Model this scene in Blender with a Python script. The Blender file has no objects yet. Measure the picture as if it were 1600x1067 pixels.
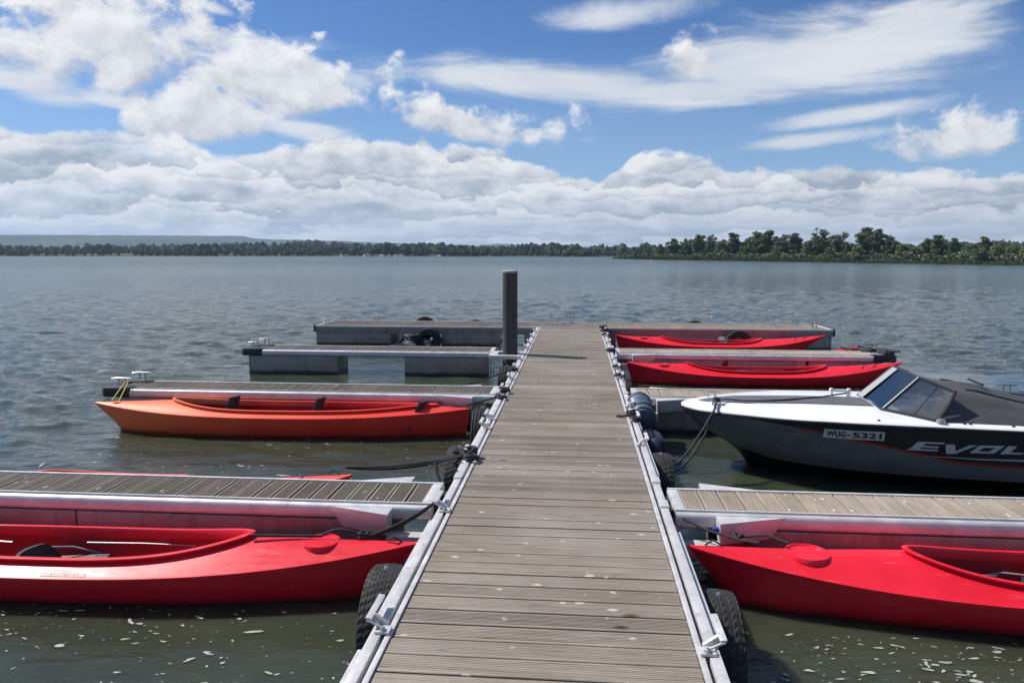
import bpy, bmesh, math, random
import numpy as np
from mathutils import Vector, Matrix

# ------------------------------------------------------------------ camera, world, sun, exposure
C = bpy.context.scene.collection
SC = bpy.context.scene
R = math.radians
rng = np.random.default_rng(7)
random.seed(7)

F_PX, VPX, YH, EYE, ZD = 1160.0, 902.0, 394.7, 1.72, 0.45
PSI = math.atan((VPX - 800) / math.hypot(F_PX, 533.5 - YH))
TH = math.atan((533.5 - YH) / F_PX)
EYEZ = ZD + EYE
cam_d = bpy.data.cameras.new('camera')
cam = bpy.data.objects.new('camera', cam_d)
C.objects.link(cam)
cam_d.sensor_width = 36.0
cam_d.lens = 36.0 * F_PX / 1600.0
cam_d.clip_start = 0.05
cam_d.clip_end = 20000
cam.location = (0, 0, EYEZ)
cam.rotation_euler = (math.pi / 2 - TH, 0, PSI)
SC.camera = cam

SUN_AZ = math.atan2(-0.952, 0.304)          # clockwise from +Y
SUN_EL = R(49)
sun_vec = Vector((math.sin(SUN_AZ) * math.cos(SUN_EL), math.cos(SUN_AZ) * math.cos(SUN_EL), math.sin(SUN_EL)))
sun_d = bpy.data.lights.new('sun', 'SUN')
sun_d.energy = 4.8
sun_d.angle = R(0.5)
sun_d.color = (1.0, 0.955, 0.89)
sun = bpy.data.objects.new('sun', sun_d)
C.objects.link(sun)
sun.rotation_euler = (-sun_vec).to_track_quat('-Z', 'Y').to_euler()

SC.view_settings.view_transform = 'Standard'
SC.view_settings.look = 'None'
SC.view_settings.exposure = 0.30
SC.view_settings.gamma = 1.0
SC.view_settings.use_curve_mapping = False
SC.cycles.max_bounces = 8
SC.cycles.volume_bounces = 0
SC.cycles.transparent_max_bounces = 12
SC.cycles.caustics_reflective = False
SC.cycles.caustics_refractive = False
SC.cycles.sample_clamp_indirect = 4.0

def px_azel(x, y):
    """azimuth / elevation (degrees) of a direction, used only for laying out sky and far shores"""
    fw = np.array([-math.sin(PSI) * math.cos(TH), math.cos(PSI) * math.cos(TH), -math.sin(TH)])
    rt = np.array([math.cos(PSI), math.sin(PSI), 0]); up = np.cross(rt, fw)
    r = fw + rt * (x - 800) / F_PX - up * (y - 533.5) / F_PX
    return math.degrees(math.atan2(r[0], r[1])), math.degrees(math.atan2(r[2], math.hypot(r[0], r[1])))

class NT:
    """small helper to write node graphs as expressions"""
    def __init__(self, tree): self.t = tree; self.n = tree.nodes; self.l = tree.links
    def new(self, kind, **kw):
        nd = self.n.new(kind)
        for k, v in kw.items(): setattr(nd, k, v)
        return nd
    def put(self, sock, v):
        if v is None: return
        if isinstance(v, bpy.types.NodeSocket): self.l.new(v, sock)
        else:
            if hasattr(sock, 'default_value'):
                dv = sock.default_value
                if hasattr(dv, '__len__') and not isinstance(v, (int, float)):
                    v = tuple(v)
                    if len(dv) == 4 and len(v) == 3: v = v + (1.0,)
                sock.default_value = v
    def m(self, op, a, b=None, c=None, clamp=False):
        nd = self.new('ShaderNodeMath', operation=op, use_clamp=clamp)
        for s, v in zip(nd.inputs, (a, b, c)): self.put(s, v)
        return nd.outputs[0]
    def vm(self, op, a, b=None, out=0):
        nd = self.new('ShaderNodeVectorMath', operation=op)
        self.put(nd.inputs[0], a)
        if b is not None: self.put(nd.inputs[1], b)
        return nd.outputs[out]
    def mr(self, v, a, b, c=0.0, d=1.0, smooth=False):
        nd = self.new('ShaderNodeMapRange', interpolation_type='SMOOTHSTEP' if smooth else 'LINEAR')
        for s, x in zip(nd.inputs, (v, a, b, c, d)): self.put(s, x)
        return nd.outputs[0]
    def mix(self, f, a, b, blend='MIX'):
        nd = self.new('ShaderNodeMix', data_type='RGBA', blend_type=blend)
        self.put(nd.inputs[0], f); self.put(nd.inputs[6], a); self.put(nd.inputs[7], b)
        return nd.outputs[2]
    def xyz(self, x, y, z):
        nd = self.new('ShaderNodeCombineXYZ')
        for s, v in zip(nd.inputs, (x, y, z)): self.put(s, v)
        return nd.outputs[0]
    def sep(self, v):
        nd = self.new('ShaderNodeSeparateXYZ'); self.put(nd.inputs[0], v); return nd.outputs
    def mapping(self, v, loc=(0, 0, 0), rot=(0, 0, 0), scale=(1, 1, 1), kind='POINT'):
        nd = self.new('ShaderNodeMapping', vector_type=kind)
        self.put(nd.inputs[0], v)
        if kind != 'NORMAL' and kind != 'VECTOR': self.put(nd.inputs[1], loc)
        self.put(nd.inputs['Rotation'], rot); self.put(nd.inputs['Scale'], scale)
        return nd.outputs[0]
    def noise(self, v, scale, detail=4, rough=0.55, dist=0.0, out=0, lac=2.0):
        nd = self.new('ShaderNodeTexNoise')
        self.put(nd.inputs['Vector'], v); self.put(nd.inputs['Scale'], scale); self.put(nd.inputs['Detail'], detail)
        self.put(nd.inputs['Roughness'], rough); self.put(nd.inputs['Distortion'], dist); self.put(nd.inputs['Lacunarity'], lac)
        return nd.outputs[out]
    def voronoi(self, v, scale, feature='F1', rand=1.0, out='Distance'):
        nd = self.new('ShaderNodeTexVoronoi', feature=feature)
        self.put(nd.inputs['Vector'], v); self.put(nd.inputs['Scale'], scale); self.put(nd.inputs['Randomness'], rand)
        return nd.outputs[out]
    def curve(self, v, pts):
        nd = self.new('ShaderNodeFloatCurve')
        cu = nd.mapping.curves[0]
        cu.points[0].location = pts[0]; cu.points[-1].location = pts[-1]
        for p in pts[1:-1]: cu.points.new(*p)
        for p in cu.points: p.handle_type = 'VECTOR'
        nd.mapping.update()
        self.put(nd.inputs['Value'], v)
        return nd.outputs[0]
    def obj(self):
        return self.new('ShaderNodeTexCoord').outputs['Object']
    def geo(self):
        return self.new('ShaderNodeNewGeometry').outputs['Position']

world = bpy.data.worlds.new('World')
SC.world = world
world.use_nodes = True
def build_world():
    T = NT(world.node_tree); T.n.clear()
    out = T.new('ShaderNodeOutputWorld'); bg = T.new('ShaderNodeBackground')
    T.l.new(bg.outputs[0], out.inputs[0])
    sky = T.new('ShaderNodeTexSky', sky_type='NISHITA')
    sky.sun_disc = False; sky.sun_elevation = SUN_EL; sky.sun_rotation = SUN_AZ
    sky.air_density = 1.0; sky.dust_density = 0.6; sky.ozone_density = 1.6; sky.altitude = 400
    d = T.new('ShaderNodeTexCoord').outputs['Generated']
    x, y, z = T.sep(d)
    az = T.m('MULTIPLY', T.m('ARCTAN2', x, y), 57.29578)
    el = T.m('MULTIPLY', T.m('ARCSINE', z), 57.29578)
    P = T.xyz(az, el, 0)
    def ell(cx, cy, rx, ry, rot=0.0):
        a, e = px_azel(cx, cy)
        k = 0.0485
        v = T.mapping(P, (a, e, 0), (0, 0, R(rot)), (rx * k, ry * k, 1), 'TEXTURE')
        ln = T.vm('LENGTH', v, out=1)
        return T.m('SUBTRACT', 1.0, ln), T.sep(v)[1]
    # --- noise fields
    # near the horizon clouds are seen edge-on: squeeze the field vertically
    vv = T.m('MULTIPLY', 9.0, T.m('LOGARITHM', T.m('ADD', 1.0, T.m('MULTIPLY', T.m('MAXIMUM', el, 0.0), 0.26)), 2.718))
    PW = T.xyz(T.m('MULTIPLY', az, 0.75), T.m('MULTIPLY', vv, 1.25), 3.7)
    warp = T.noise(PW, 0.10, 2, 0.5, out=1)
    PWw = T.vm('ADD', PW, T.vm('SCALE', T.vm('SUBTRACT', warp, (0.5, 0.5, 0.5))))
    PWw.node.inputs[1].links[0].from_node.inputs['Scale'].default_value = 2.2
    n1 = T.noise(PWw, 0.20, 10, 0.60)
    n1o = T.noise(T.vm('ADD', PWw, (-0.9, 1.1, 0.0)), 0.20, 7, 0.58)
    relief = T.m('SUBTRACT', n1, n1o)
    n1c = T.m('SUBTRACT', n1, 0.5)
    # --- heaped clouds
    puffs = [(110, 40, 200, 95, 8), (185, 112, 75, 34, 20), (455, 128, 150, 52, 4), (330, 175, 130, 48, 10), (745, 188, 165, 40, -9),
             (690, 175, 70, 28, 0), (1487, 208, 92, 44, 2), (1465, 271, 46, 12, 0), (1078, 90, 45, 40, 0)]
    E = None; V = None
    for p in puffs:
        e, v = ell(*p)
        if E is None: E, V = e, v
        else:
            gt = T.mr(T.m('SUBTRACT', e, E), -0.35, 0.35, smooth=True)
            mx = T.new('ShaderNodeMix', data_type='FLOAT')
            T.put(mx.inputs[0], gt); T.put(mx.inputs[2], V); T.put(mx.inputs[3], v)
            V = mx.outputs[0]
            E = T.m('SMOOTH_MAX', E, e, 0.25)
    PH = T.xyz(T.m('MULTIPLY', az, 0.9), T.m('MULTIPLY', el, 1.15), 5.2)
    wp = T.vm('SCALE', T.vm('SUBTRACT', T.noise(PH, 0.35, 3, 0.5, out=1), (0.5, 0.5, 0.5))); wp.node.inputs['Scale'].default_value = 1.6
    PHw = T.vm('ADD', PH, wp)
    hA = T.noise(PHw, 0.27, 10, 0.58); hAo = T.noise(T.vm('ADD', PHw, (-0.7, 0.9, 0.0)), 0.27, 7, 0.56)
    nb = T.m('SUBTRACT', hA, 0.5)
    relief_p = T.m('SUBTRACT', hA, hAo)
    # ragged upper edge, flatter base
    amp = T.mr(V, -0.7, 0.1, 1.5, 3.6)
    soft = T.noise(PH, 0.10, 2, 0.5)
    dens_p = T.mr(T.m('ADD', E, T.m('MULTIPLY', nb, amp)), 0.02, T.mr(soft, 0.35, 0.65, 0.30, 0.75), smooth=True)
    # --- the long bank above the horizon: upper edge as a curve over azimuth
    edge = [(-200, 225), (0, 207), (60, 205), (150, 192), (230, 196), (300, 222), (345, 252), (385, 240), (440, 228), (500, 212), (600, 218), (680, 228), (740, 230),
            (800, 248), (860, 268), (930, 285), (962, 262), (985, 240), (1060, 236), (1110, 248), (1150, 268), (1250, 258), (1330, 252), (1400, 268), (1500, 275), (1600, 258), (1800, 250)]
    pts = []
    for (ex, ey) in edge:
        a, e = px_azel(ex, ey)
        pts.append(((a + 60) / 120, e / 20))
    pts = [(0.0, 0.16)] + pts + [(1.0, 0.16)]
    vtop = T.m('MULTIPLY', T.curve(T.m('DIVIDE', T.m('ADD', az, 60), 120), pts), 20)
    below = T.m('SUBTRACT', vtop, el)
    nb2 = T.m('SUBTRACT', T.noise(PWw, 0.50, 9, 0.58), 0.5)
    dens_b = T.mr(T.m('ADD', below, T.m('ADD', T.m('MULTIPLY', n1c, 2.6), T.m('MULTIPLY', nb2, 2.6))), -0.12, 0.40, smooth=True)
    # thinner gaps low in the bank
    gap = T.noise(T.xyz(T.m('MULTIPLY', az, 0.05), T.m('MULTIPLY', el, 0.34), 9.1), 1.0, 5, 0.6)
    dens_b = T.m('MULTIPLY', dens_b, T.mr(T.m('ADD', gap, T.m('MULTIPLY', below, -0.02)), 0.20, 0.36, 0.72, 1.0))
    # --- high streaked cloud
    PS = T.mapping(P, (0, 0, 0), (0, 0, R(-4)), (0.055, 0.26, 1))
    n2 = T.noise(PS, 1.0, 7, 0.6, 0.7)
    streaks = [(860, 128, 400, 34, -4), (1180, 95, 260, 62, 8), (1400, 55, 240, 50, 9), (980, 22, 130, 32, 6), (420, 82, 170, 20, -12), (1320, 180, 125, 16, 5),
               (1260, 222, 130, 15, 4), (45, 135, 110, 22, -10), (330, 12, 40, 10, -10), (1100, 140, 320, 30, -2), (480, 205, 110, 18, -8), (180, 160, 90, 14, -8)]
    S = None
    for p in streaks:
        e, _ = ell(*p)
        S = e if S is None else T.m('MAXIMUM', S, e)
    dens_s = T.mr(T.m('ADD', S, T.m('ADD', T.m('MULTIPLY', T.m('SUBTRACT', n2, 0.5), 2.2), T.m('MULTIPLY', n1c, 0.7))), -0.05, 0.75, 0.0, 0.93, smooth=True)
    # --- the rest of the dome, above and behind: unseen broken cloud, greyed to neutralise the fill light
    n3 = T.noise(T.xyz(x, y, T.m('MULTIPLY', z, 1.6)), 3.1, 7, 0.55, 0.4)
    far_mask = T.m('MAXIMUM', T.mr(el, 18, 27), T.m('MAXIMUM', T.mr(az, 36, 52), T.mr(az, -46, -62)))
    dens_r = T.m('MULTIPLY', T.mr(n3, 0.48, 0.64, smooth=True), far_mask)
    # --- light and shade on the heaps
    low = T.noise(T.xyz(T.m('MULTIPLY', az, 0.075), T.m('MULTIPLY', vv, 0.30), 1.3), 1.0, 6, 0.55)
    # receding rows: each row has a bright head and a grey base
    ph = T.m('ADD', T.m('MULTIPLY', vv, 0.34), T.m('ADD', T.m('MULTIPLY', T.noise(T.xyz(T.m('MULTIPLY', az, 0.06), T.m('MULTIPLY', vv, 0.10), 4.4), 1.0, 3, 0.5), 3.0), T.m('MULTIPLY', nb2, 1.5)))
    row = T.m('FRACT', ph)
    row = T.m('MULTIPLY', row, T.mr(row, 0.93, 1.0, 1.0, 0.35))
    ph2 = T.m('FRACT', T.m('ADD', T.m('MULTIPLY', vv, 0.62), T.m('ADD', T.m('MULTIPLY', low, 4.0), T.m('MULTIPLY', nb2, 2.2))))
    ph2 = T.m('MULTIPLY', ph2, T.mr(ph2, 0.9, 1.0, 1.0, 0.3))
    head = T.mr(below, 0.0, 1.3, 1.0, 0.0)
    rows = T.m('ADD', T.m('MULTIPLY', T.m('SUBTRACT', row, 0.45), 0.75), T.m('MULTIPLY', T.m('SUBTRACT', ph2, 0.45), 0.45))
    lit_b = T.m('ADD', T.m('ADD', 0.53, T.m('MULTIPLY', relief, 2.0)), T.m('ADD', T.m('MULTIPLY', rows, T.mr(head, 0, 1, 1.0, 0.35)), T.m('MULTIPLY', head, 0.30)))
    lit_b = T.m('ADD', lit_b, T.m('MULTIPLY', T.m('SUBTRACT', low, 0.5), 0.9), clamp=True)
    lit_p = T.m('ADD', T.m('ADD', 0.62, T.m('MULTIPLY', relief_p, 2.6)), T.m('MULTIPLY', V, 0.45), clamp=True)
    lit_p = T.m('ADD', lit_p, T.m('MULTIPLY', T.m('SUBTRACT', low, 0.5), 0.5), clamp=True)
    DARK, LIGHT = (0.33, 0.385, 0.46), (0.89, 0.89, 0.90)
    col_b = T.mix(lit_b, DARK, LIGHT)
    col_p = T.mix(lit_p, (0.48, 0.51, 0.57), LIGHT)
    col_s = T.mix(T.mr(n2, 0.3, 0.65), (0.56, 0.62, 0.70), (0.80, 0.82, 0.85))
    base = T.vm('SCALE', sky.outputs[0]); base.node.inputs['Scale'].default_value = 0.070
    # deepen the blue a little, as the phone did
    base = T.mix(1.0, base, (0.50, 0.88, 1.38), 'MULTIPLY')
    base = T.mix(T.mr(el, 2.0, 15.0, 0.62, 0.0), base, (0.40, 0.60, 0.84))
    c = T.mix(dens_r, base, T.mix(T.mr(n3, 0.50, 0.66), (0.62, 0.62, 0.62), (0.46, 0.465, 0.475)))
    c = T.mix(dens_s, c, col_s)
    c = T.mix(dens_p, c, col_p)
    c = T.mix(dens_b, c, col_b)
    # pale air close to the horizon
    c = T.mix(T.mr(el, 0.0, 4.0, 0.36, 0.0), c, (0.53, 0.60, 0.68))
    T.put(bg.inputs['Color'], T.vm('SCALE', c)); bg.inputs['Color'].links[0].from_node.inputs['Scale'].default_value = 8.4
    bg.inputs['Strength'].default_value = 0.1
build_world()

# ------------------------------------------------------------------ mesh helpers
def link_mesh(name, verts, faces, mat=None, parent=None, smooth=None, attr=None):
    me = bpy.data.meshes.new(name)
    me.from_pydata([tuple(map(float, v)) for v in verts], [], [tuple(map(int, f)) for f in faces])
    me.validate(clean_customdata=False)
    me.update()
    if attr:
        for k, vals in attr.items():
            a = me.attributes.new(k, 'FLOAT', 'FACE')
            if len(vals) == len(me.polygons): a.data.foreach_set('value', np.asarray(vals, dtype=np.float32))
    if smooth is not None:
        me.polygons.foreach_set('use_smooth', np.ones(len(me.polygons), dtype=bool))
        me.set_sharp_from_angle(angle=R(smooth))
    if mat: me.materials.append(mat)
    o = bpy.data.objects.new(name, me)
    C.objects.link(o)
    if parent: o.parent = parent
    return o

class MB:
    def __init__(self, off=(0, 0, 0)): self.v = []; self.f = []; self.a = []; self.off = np.array(off, float)
    def add(self, V, F, tint=0.5):
        n = len(self.v)
        self.v.extend([np.asarray(p, float) - self.off for p in V])
        self.f.extend([tuple(i + n for i in f) for f in F]); self.a.extend([tint] * len(F))
    def box(self, x0, x1, y0, y1, z0, z1, tint=0.5):
        V = [(x0, y0, z0), (x1, y0, z0), (x1, y1, z0), (x0, y1, z0), (x0, y0, z1), (x1, y0, z1), (x1, y1, z1), (x0, y1, z1)]
        self.add(V, [(3, 2, 1, 0), (4, 5, 6, 7), (0, 1, 5, 4), (1, 2, 6, 5), (2, 3, 7, 6), (3, 0, 4, 7)], tint)
    def prism(self, poly, axis, a, b, tint=0.5):
        """poly: 2-D outline; axis x: (y,z), y: (x,z), z: (x,y)"""
        def p3(p, t): return {'x': (t, p[0], p[1]), 'y': (p[0], t, p[1]), 'z': (p[0], p[1], t)}[axis]
        n = len(poly)
        V = [p3(p, a) for p in poly] + [p3(p, b) for p in poly]
        F = [tuple(range(n - 1, -1, -1)), tuple(range(n, 2 * n))] + [(i, (i + 1) % n, (i + 1) % n + n, i + n) for i in range(n)]
        ar = sum(poly[i][0] * poly[(i + 1) % n][1] - poly[(i + 1) % n][0] * poly[i][1] for i in range(n))
        flip = (ar < 0) != (axis == 'y') != (b < a)
        if flip: F = [f[::-1] for f in F]
        self.add(V, F, tint)
    def tube(self, pts, r, n=8, caps=True):
        pts = [Vector(p) for p in pts]; rs = r if hasattr(r, '__len__') else [r] * len(pts)
        V = []; F = []; up = Vector((0, 0, 1))
        for i, p in enumerate(pts):
            t = (pts[min(i + 1, len(pts) - 1)] - pts[max(i - 1, 0)]).normalized()
            a = t.cross(up) if abs(t.dot(up)) < 0.97 else t.cross(Vector((1, 0, 0)))
            a.normalize(); b = t.cross(a)
            for k in range(n):
                th = 2 * math.pi * k / n
                V.append(p + (a * math.cos(th) + b * math.sin(th)) * rs[i])
        for i in range(len(pts) - 1):
            for k in range(n):
                F.append((i * n + k, (i + 1) * n + k, (i + 1) * n + (k + 1) % n, i * n + (k + 1) % n))
        if caps:
            F.append(tuple(range(n))); F.append(tuple(range((len(pts) - 1) * n + n - 1, (len(pts) - 1) * n - 1, -1)))
        self.add(V, F)
    def lathe(self, prof, centre, axis='z', n=24, closed=False):
        """prof: (radius, height along the axis)"""
        V = []; F = []; m = len(prof)
        for k in range(n):
            c, s = math.cos(2 * math.pi * k / n), math.sin(2 * math.pi * k / n)
            for (r, h) in prof:
                if axis == 'z': q = (r * c, r * s, h)
                elif axis == 'x': q = (h, r * c, r * s)
                else: q = (r * s, h, r * c)
                V.append(np.add(q, centre))
        mm = m if closed else m - 1
        for k in range(n):
            for j in range(mm):
                a, b = k * m + j, k * m + (j + 1) % m
                c2, d2 = ((k + 1) % n) * m + (j + 1) % m, ((k + 1) % n) * m + j
                F.append((a, d2, c2, b))
        self.add(V, F)
    def grid(self, P, closed_u=False, closed_v=False):
        P = np.asarray(P, float); nu, nv = P.shape[:2]
        F = []
        for i in range(nu if closed_u else nu - 1):
            for j in range(nv if closed_v else nv - 1):
                F.append((i * nv + j, ((i + 1) % nu) * nv + j, ((i + 1) % nu) * nv + (j + 1) % nv, i * nv + (j + 1) % nv))
        self.add(P.reshape(-1, 3), F)
    def build(self, name, mat, parent=None, smooth=35, bevel=0.0, merge=0.0, fixn=False):
        o = link_mesh(name, self.v, self.f, mat, parent, None, {'tint': self.a})
        if bevel or merge or fixn:
            bm = bmesh.new(); bm.from_mesh(o.data)
            if merge: bmesh.ops.remove_doubles(bm, verts=bm.verts, dist=merge)
            if fixn: bmesh.ops.recalc_face_normals(bm, faces=bm.faces)
            if bevel:
                ed = [e for e in bm.edges if len(e.link_faces) == 2 and e.calc_face_angle(0) > R(30)]
                bmesh.ops.bevel(bm, geom=ed, offset=bevel, segments=2, affect='EDGES', clamp_overlap=True, profile=0.6)
            bm.to_mesh(o.data); bm.free()
        if smooth is not None:
            o.data.polygons.foreach_set('use_smooth', np.ones(len(o.data.polygons), dtype=bool))
            o.data.set_sharp_from_angle(angle=R(smooth))
        return o

def empty(name, loc, label=None, cat=None, group=None, rz=0.0):
    o = bpy.data.objects.new(name, None)
    o.empty_display_size = 0.2
    o.location = loc; o.rotation_euler = (0, 0, rz)
    C.objects.link(o)
    return tag(o, label, cat, group)
def tag(o, label=None, cat=None, group=None, kind=None):
    if label: o['label'] = label
    if cat: o['category'] = cat
    if group: o['group'] = group
    if kind: o['kind'] = kind
    return o
def copy_thing(root, loc, label, rz=None, scale=None):
    r = root.copy(); C.objects.link(r); r.location = loc
    if rz is not None: r.rotation_euler = (0, 0, rz)
    if scale is not None: r.scale = scale
    r['label'] = label
    for ch in list(root.children):
        c = ch.copy(); C.objects.link(c); c.parent = r
        for g in list(ch.children):
            d = g.copy(); C.objects.link(d); d.parent = c
    return r

# ------------------------------------------------------------------ materials
def mat(name, base=(0.5, 0.5, 0.5), rough=0.5, metal=0.0, spec=0.5, fn=None):
    m = bpy.data.materials.new(name); m.use_nodes = True
    T = NT(m.node_tree); b = T.n['Principled BSDF']
    b.inputs['Base Color'].default_value = (*base, 1); b.inputs['Roughness'].default_value = rough
    b.inputs['Metallic'].default_value = metal; b.inputs['Specular IOR Level'].default_value = spec
    if fn: fn(T, b)
    return m
def bump(T, b, h, strength=0.3, dist=0.01):
    nd = T.new('ShaderNodeBump'); nd.inputs['Strength'].default_value = strength; nd.inputs['Distance'].default_value = dist
    T.put(nd.inputs['Height'], h); T.l.new(nd.outputs[0], b.inputs['Normal'])
def mottled(c0, c1, scale=6.0, detail=5, r0=None, r1=None, bmp=0.0, bs=60):
    def fn(T, b):
        p = T.obj(); n = T.noise(p, scale, detail, 0.6)
        f = T.mr(n, 0.3, 0.7)
        T.put(b.inputs['Base Color'], T.mix(f, c0, c1))
        if r0 is not None: T.put(b.inputs['Roughness'], T.mr(T.noise(p, scale * 1.7, 4), 0.3, 0.7, r0, r1))
        if bmp: bump(T, b, T.noise(p, bs, 3), bmp, 0.004)
    return fn

def wood_fn(along, tan=1.0):
    def fn(T, b):
        p = T.geo()
        sc = (1.2, 26, 10) if along == 'x' else (26, 1.2, 10)
        tint = T.new('ShaderNodeAttribute', attribute_name='tint').outputs['Fac']
        pv = T.vm('ADD', p, T.xyz(T.m('MULTIPLY', tint, 37.0), T.m('MULTIPLY', tint, 11.0), 0))
        g = T.noise(T.mapping(pv, scale=sc), 2.2, 7, 0.65, 0.5)
        big = T.noise(p, 1.1, 5, 0.6)
        c = T.mix(T.mr(g, 0.25, 0.75), (0.120 * tan, 0.096 * tan, 0.074 * tan), (0.335 * tan, 0.284 * tan, 0.228 * tan))
        c = T.mix(T.mr(tint, 0, 1, 0.0, 0.65), c, (0.165 * tan, 0.140 * tan, 0.117 * tan))
        c = T.mix(T.mr(big, 0.4, 0.72, 0.0, 0.5), c, (0.34 * tan, 0.305 * tan, 0.268 * tan))
        # dark streaks in the grain
        st = T.noise(T.mapping(pv, scale=(sc[0] * 2.2, sc[1] * 1.4, 4)), 2.0, 4, 0.6)
        c = T.mix(T.mr(st, 0.60, 0.74, 0, 0.65), c, (0.055, 0.046, 0.040))
        # pale splashes and dark specks
        mv = T.mapping(p, scale=(1.0, 1.9, 1) if along == 'x' else (1.9, 1, 1))
        wv = T.vm('ADD', mv, T.vm('SCALE', T.noise(p, 24, 3, out=1)))
        wv.node.inputs[1].links[0].from_node.inputs['Scale'].default_value = 0.035
        vo = T.new('ShaderNodeTexVoronoi', feature='F1'); T.put(vo.inputs['Vector'], wv); vo.inputs['Scale'].default_value = 8.5
        keep = T.m('GREATER_THAN', T.sep(vo.outputs['Color'])[0], 0.30)
        sz = T.m('MULTIPLY', T.m('POWER', T.sep(vo.outputs['Color'])[1], 2.0), 0.24)
        spot = T.m('MULTIPLY', keep, T.mr(T.m('SUBTRACT', vo.outputs['Distance'], sz), 0.0, 0.02, 1, 0))
        c = T.mix(T.m('MULTIPLY', spot, 0.8), c, (0.55, 0.53, 0.50))
        vo2 = T.new('ShaderNodeTexVoronoi', feature='F1'); T.put(vo2.inputs['Vector'], T.vm('ADD', wv, (3.3, 8.1, 0))); vo2.inputs['Scale'].default_value = 2.2
        keep2 = T.m('GREATER_THAN', T.sep(vo2.outputs['Color'])[0], 0.66)
        spot2 = T.m('MULTIPLY', keep2, T.mr(vo2.outputs['Distance'], 0.05, 0.12, 1, 0))
        c = T.mix(T.m('MULTIPLY', spot2, 0.8), c, (0.035, 0.030, 0.026))
        T.put(b.inputs['Base Color'], c)
        bump(T, b, g, 0.35, 0.004)
    return fn
WOOD = mat('weathered_deck_board', rough=0.78, spec=0.3, fn=wood_fn('x', 1.15))
WOOD_FINGER = mat('finger_deck_board', rough=0.78, spec=0.3, fn=wood_fn('y', 0.80))
WOOD_PALE = mat('bleached_deck_board', rough=0.78, spec=0.3, fn=wood_fn('y', 1.30))
def alu_fn(T, b):
    p = T.geo()
    n = T.noise(p, 7, 5, 0.65); s = T.noise(T.mapping(p, scale=(2, 2, 14)), 9, 4, 0.6)
    c = T.mix(T.mr(n, 0.3, 0.7), (0.50, 0.485, 0.48), (0.68, 0.66, 0.655))
    c = T.mix(T.mr(s, 0.58, 0.75, 0, 0.45), c, (0.22, 0.21, 0.20))
    T.put(b.inputs['Base Color'], c); T.put(b.inputs['Roughness'], T.mr(n, 0.3, 0.7, 0.32, 0.55))
    bump(T, b, T.noise(p, 55, 3), 0.08, 0.003)
ALU = mat('weathered_aluminium', rough=0.4, metal=0.25, fn=alu_fn)
def side_fn(T, b):
    p = T.geo(); z = T.sep(p)[2]
    n = T.noise(p, 3.0, 6, 0.65); s = T.noise(T.mapping(p, scale=(7, 7, 0.7)), 2, 5, 0.6)
    c = T.mix(T.mr(n, 0.3, 0.7), (0.19, 0.165, 0.15), (0.30, 0.265, 0.24))
    c = T.mix(T.mr(s, 0.5, 0.7, 0, 0.4), c, (0.09, 0.085, 0.08))
    w = T.mr(T.m('ADD', z, T.m('MULTIPLY', n, 0.05)), 0.06, 0.10, 1, 0)     # darker towards the waterline
    c = T.mix(w, c, (0.03, 0.032, 0.022))
    T.put(b.inputs['Base Color'], c); T.put(b.inputs['Roughness'], T.mr(n, 0.3, 0.7, 0.25, 0.45))
FLOAT = mat('float_skin', rough=0.4, metal=0.2, fn=side_fn)
UNDER = mat('dark_understructure', rough=0.8, fn=mottled((0.012, 0.012, 0.011), (0.03, 0.03, 0.027), 5))
RUBBER = mat('tyre_rubber', rough=0.75, spec=0.3, fn=mottled((0.012, 0.012, 0.013), (0.045, 0.043, 0.042), 9, 6, 0.6, 0.85, 0.2))
BLACK = mat('black_plastic', (0.015, 0.015, 0.017), 0.45)
SEAT = mat('seat_plastic', rough=0.5, fn=mottled((0.02, 0.02, 0.022), (0.05, 0.05, 0.052), 8))
ROPE = mat('dark_rope', rough=0.85, fn=mottled((0.012, 0.012, 0.014), (0.05, 0.05, 0.055), 90, 2, bmp=0.5, bs=220))
ROPE_YELLOW = mat('yellow_rope', rough=0.8, fn=mottled((0.45, 0.38, 0.06), (0.6, 0.52, 0.15), 90, 2))
STEEL = mat('galvanised_steel', rough=0.35, metal=0.8, fn=mottled((0.34, 0.34, 0.34), (0.5, 0.5, 0.5), 25, 3, 0.25, 0.5))
def pile_fn(T, b):
    p = T.obj(); n = T.noise(T.mapping(p, scale=(5, 5, 0.5)), 3, 6, 0.65); n2 = T.noise(p, 14, 5)
    c = T.mix(T.mr(n, 0.3, 0.7), (0.048, 0.042, 0.048), (0.080, 0.071, 0.079))
    c = T.mix(T.mr(n2, 0.56, 0.68, 0, 0.5), c, (0.12, 0.085, 0.065))
    zz = T.sep(p)[2]; c = T.mix(T.mr(T.m('ADD', zz, T.m('MULTIPLY', n, 0.3)), 0.30, 0.42, 0.8, 0), c, (0.022, 0.024, 0.016))
    T.put(b.inputs['Base Color'], c)
PILE = mat('coated_pile_steel', rough=0.65, spec=0.25, fn=pile_fn)
CAP = mat('pale_cap', rough=0.6, fn=mottled((0.26, 0.245, 0.235), (0.38, 0.365, 0.35), 12))
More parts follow.
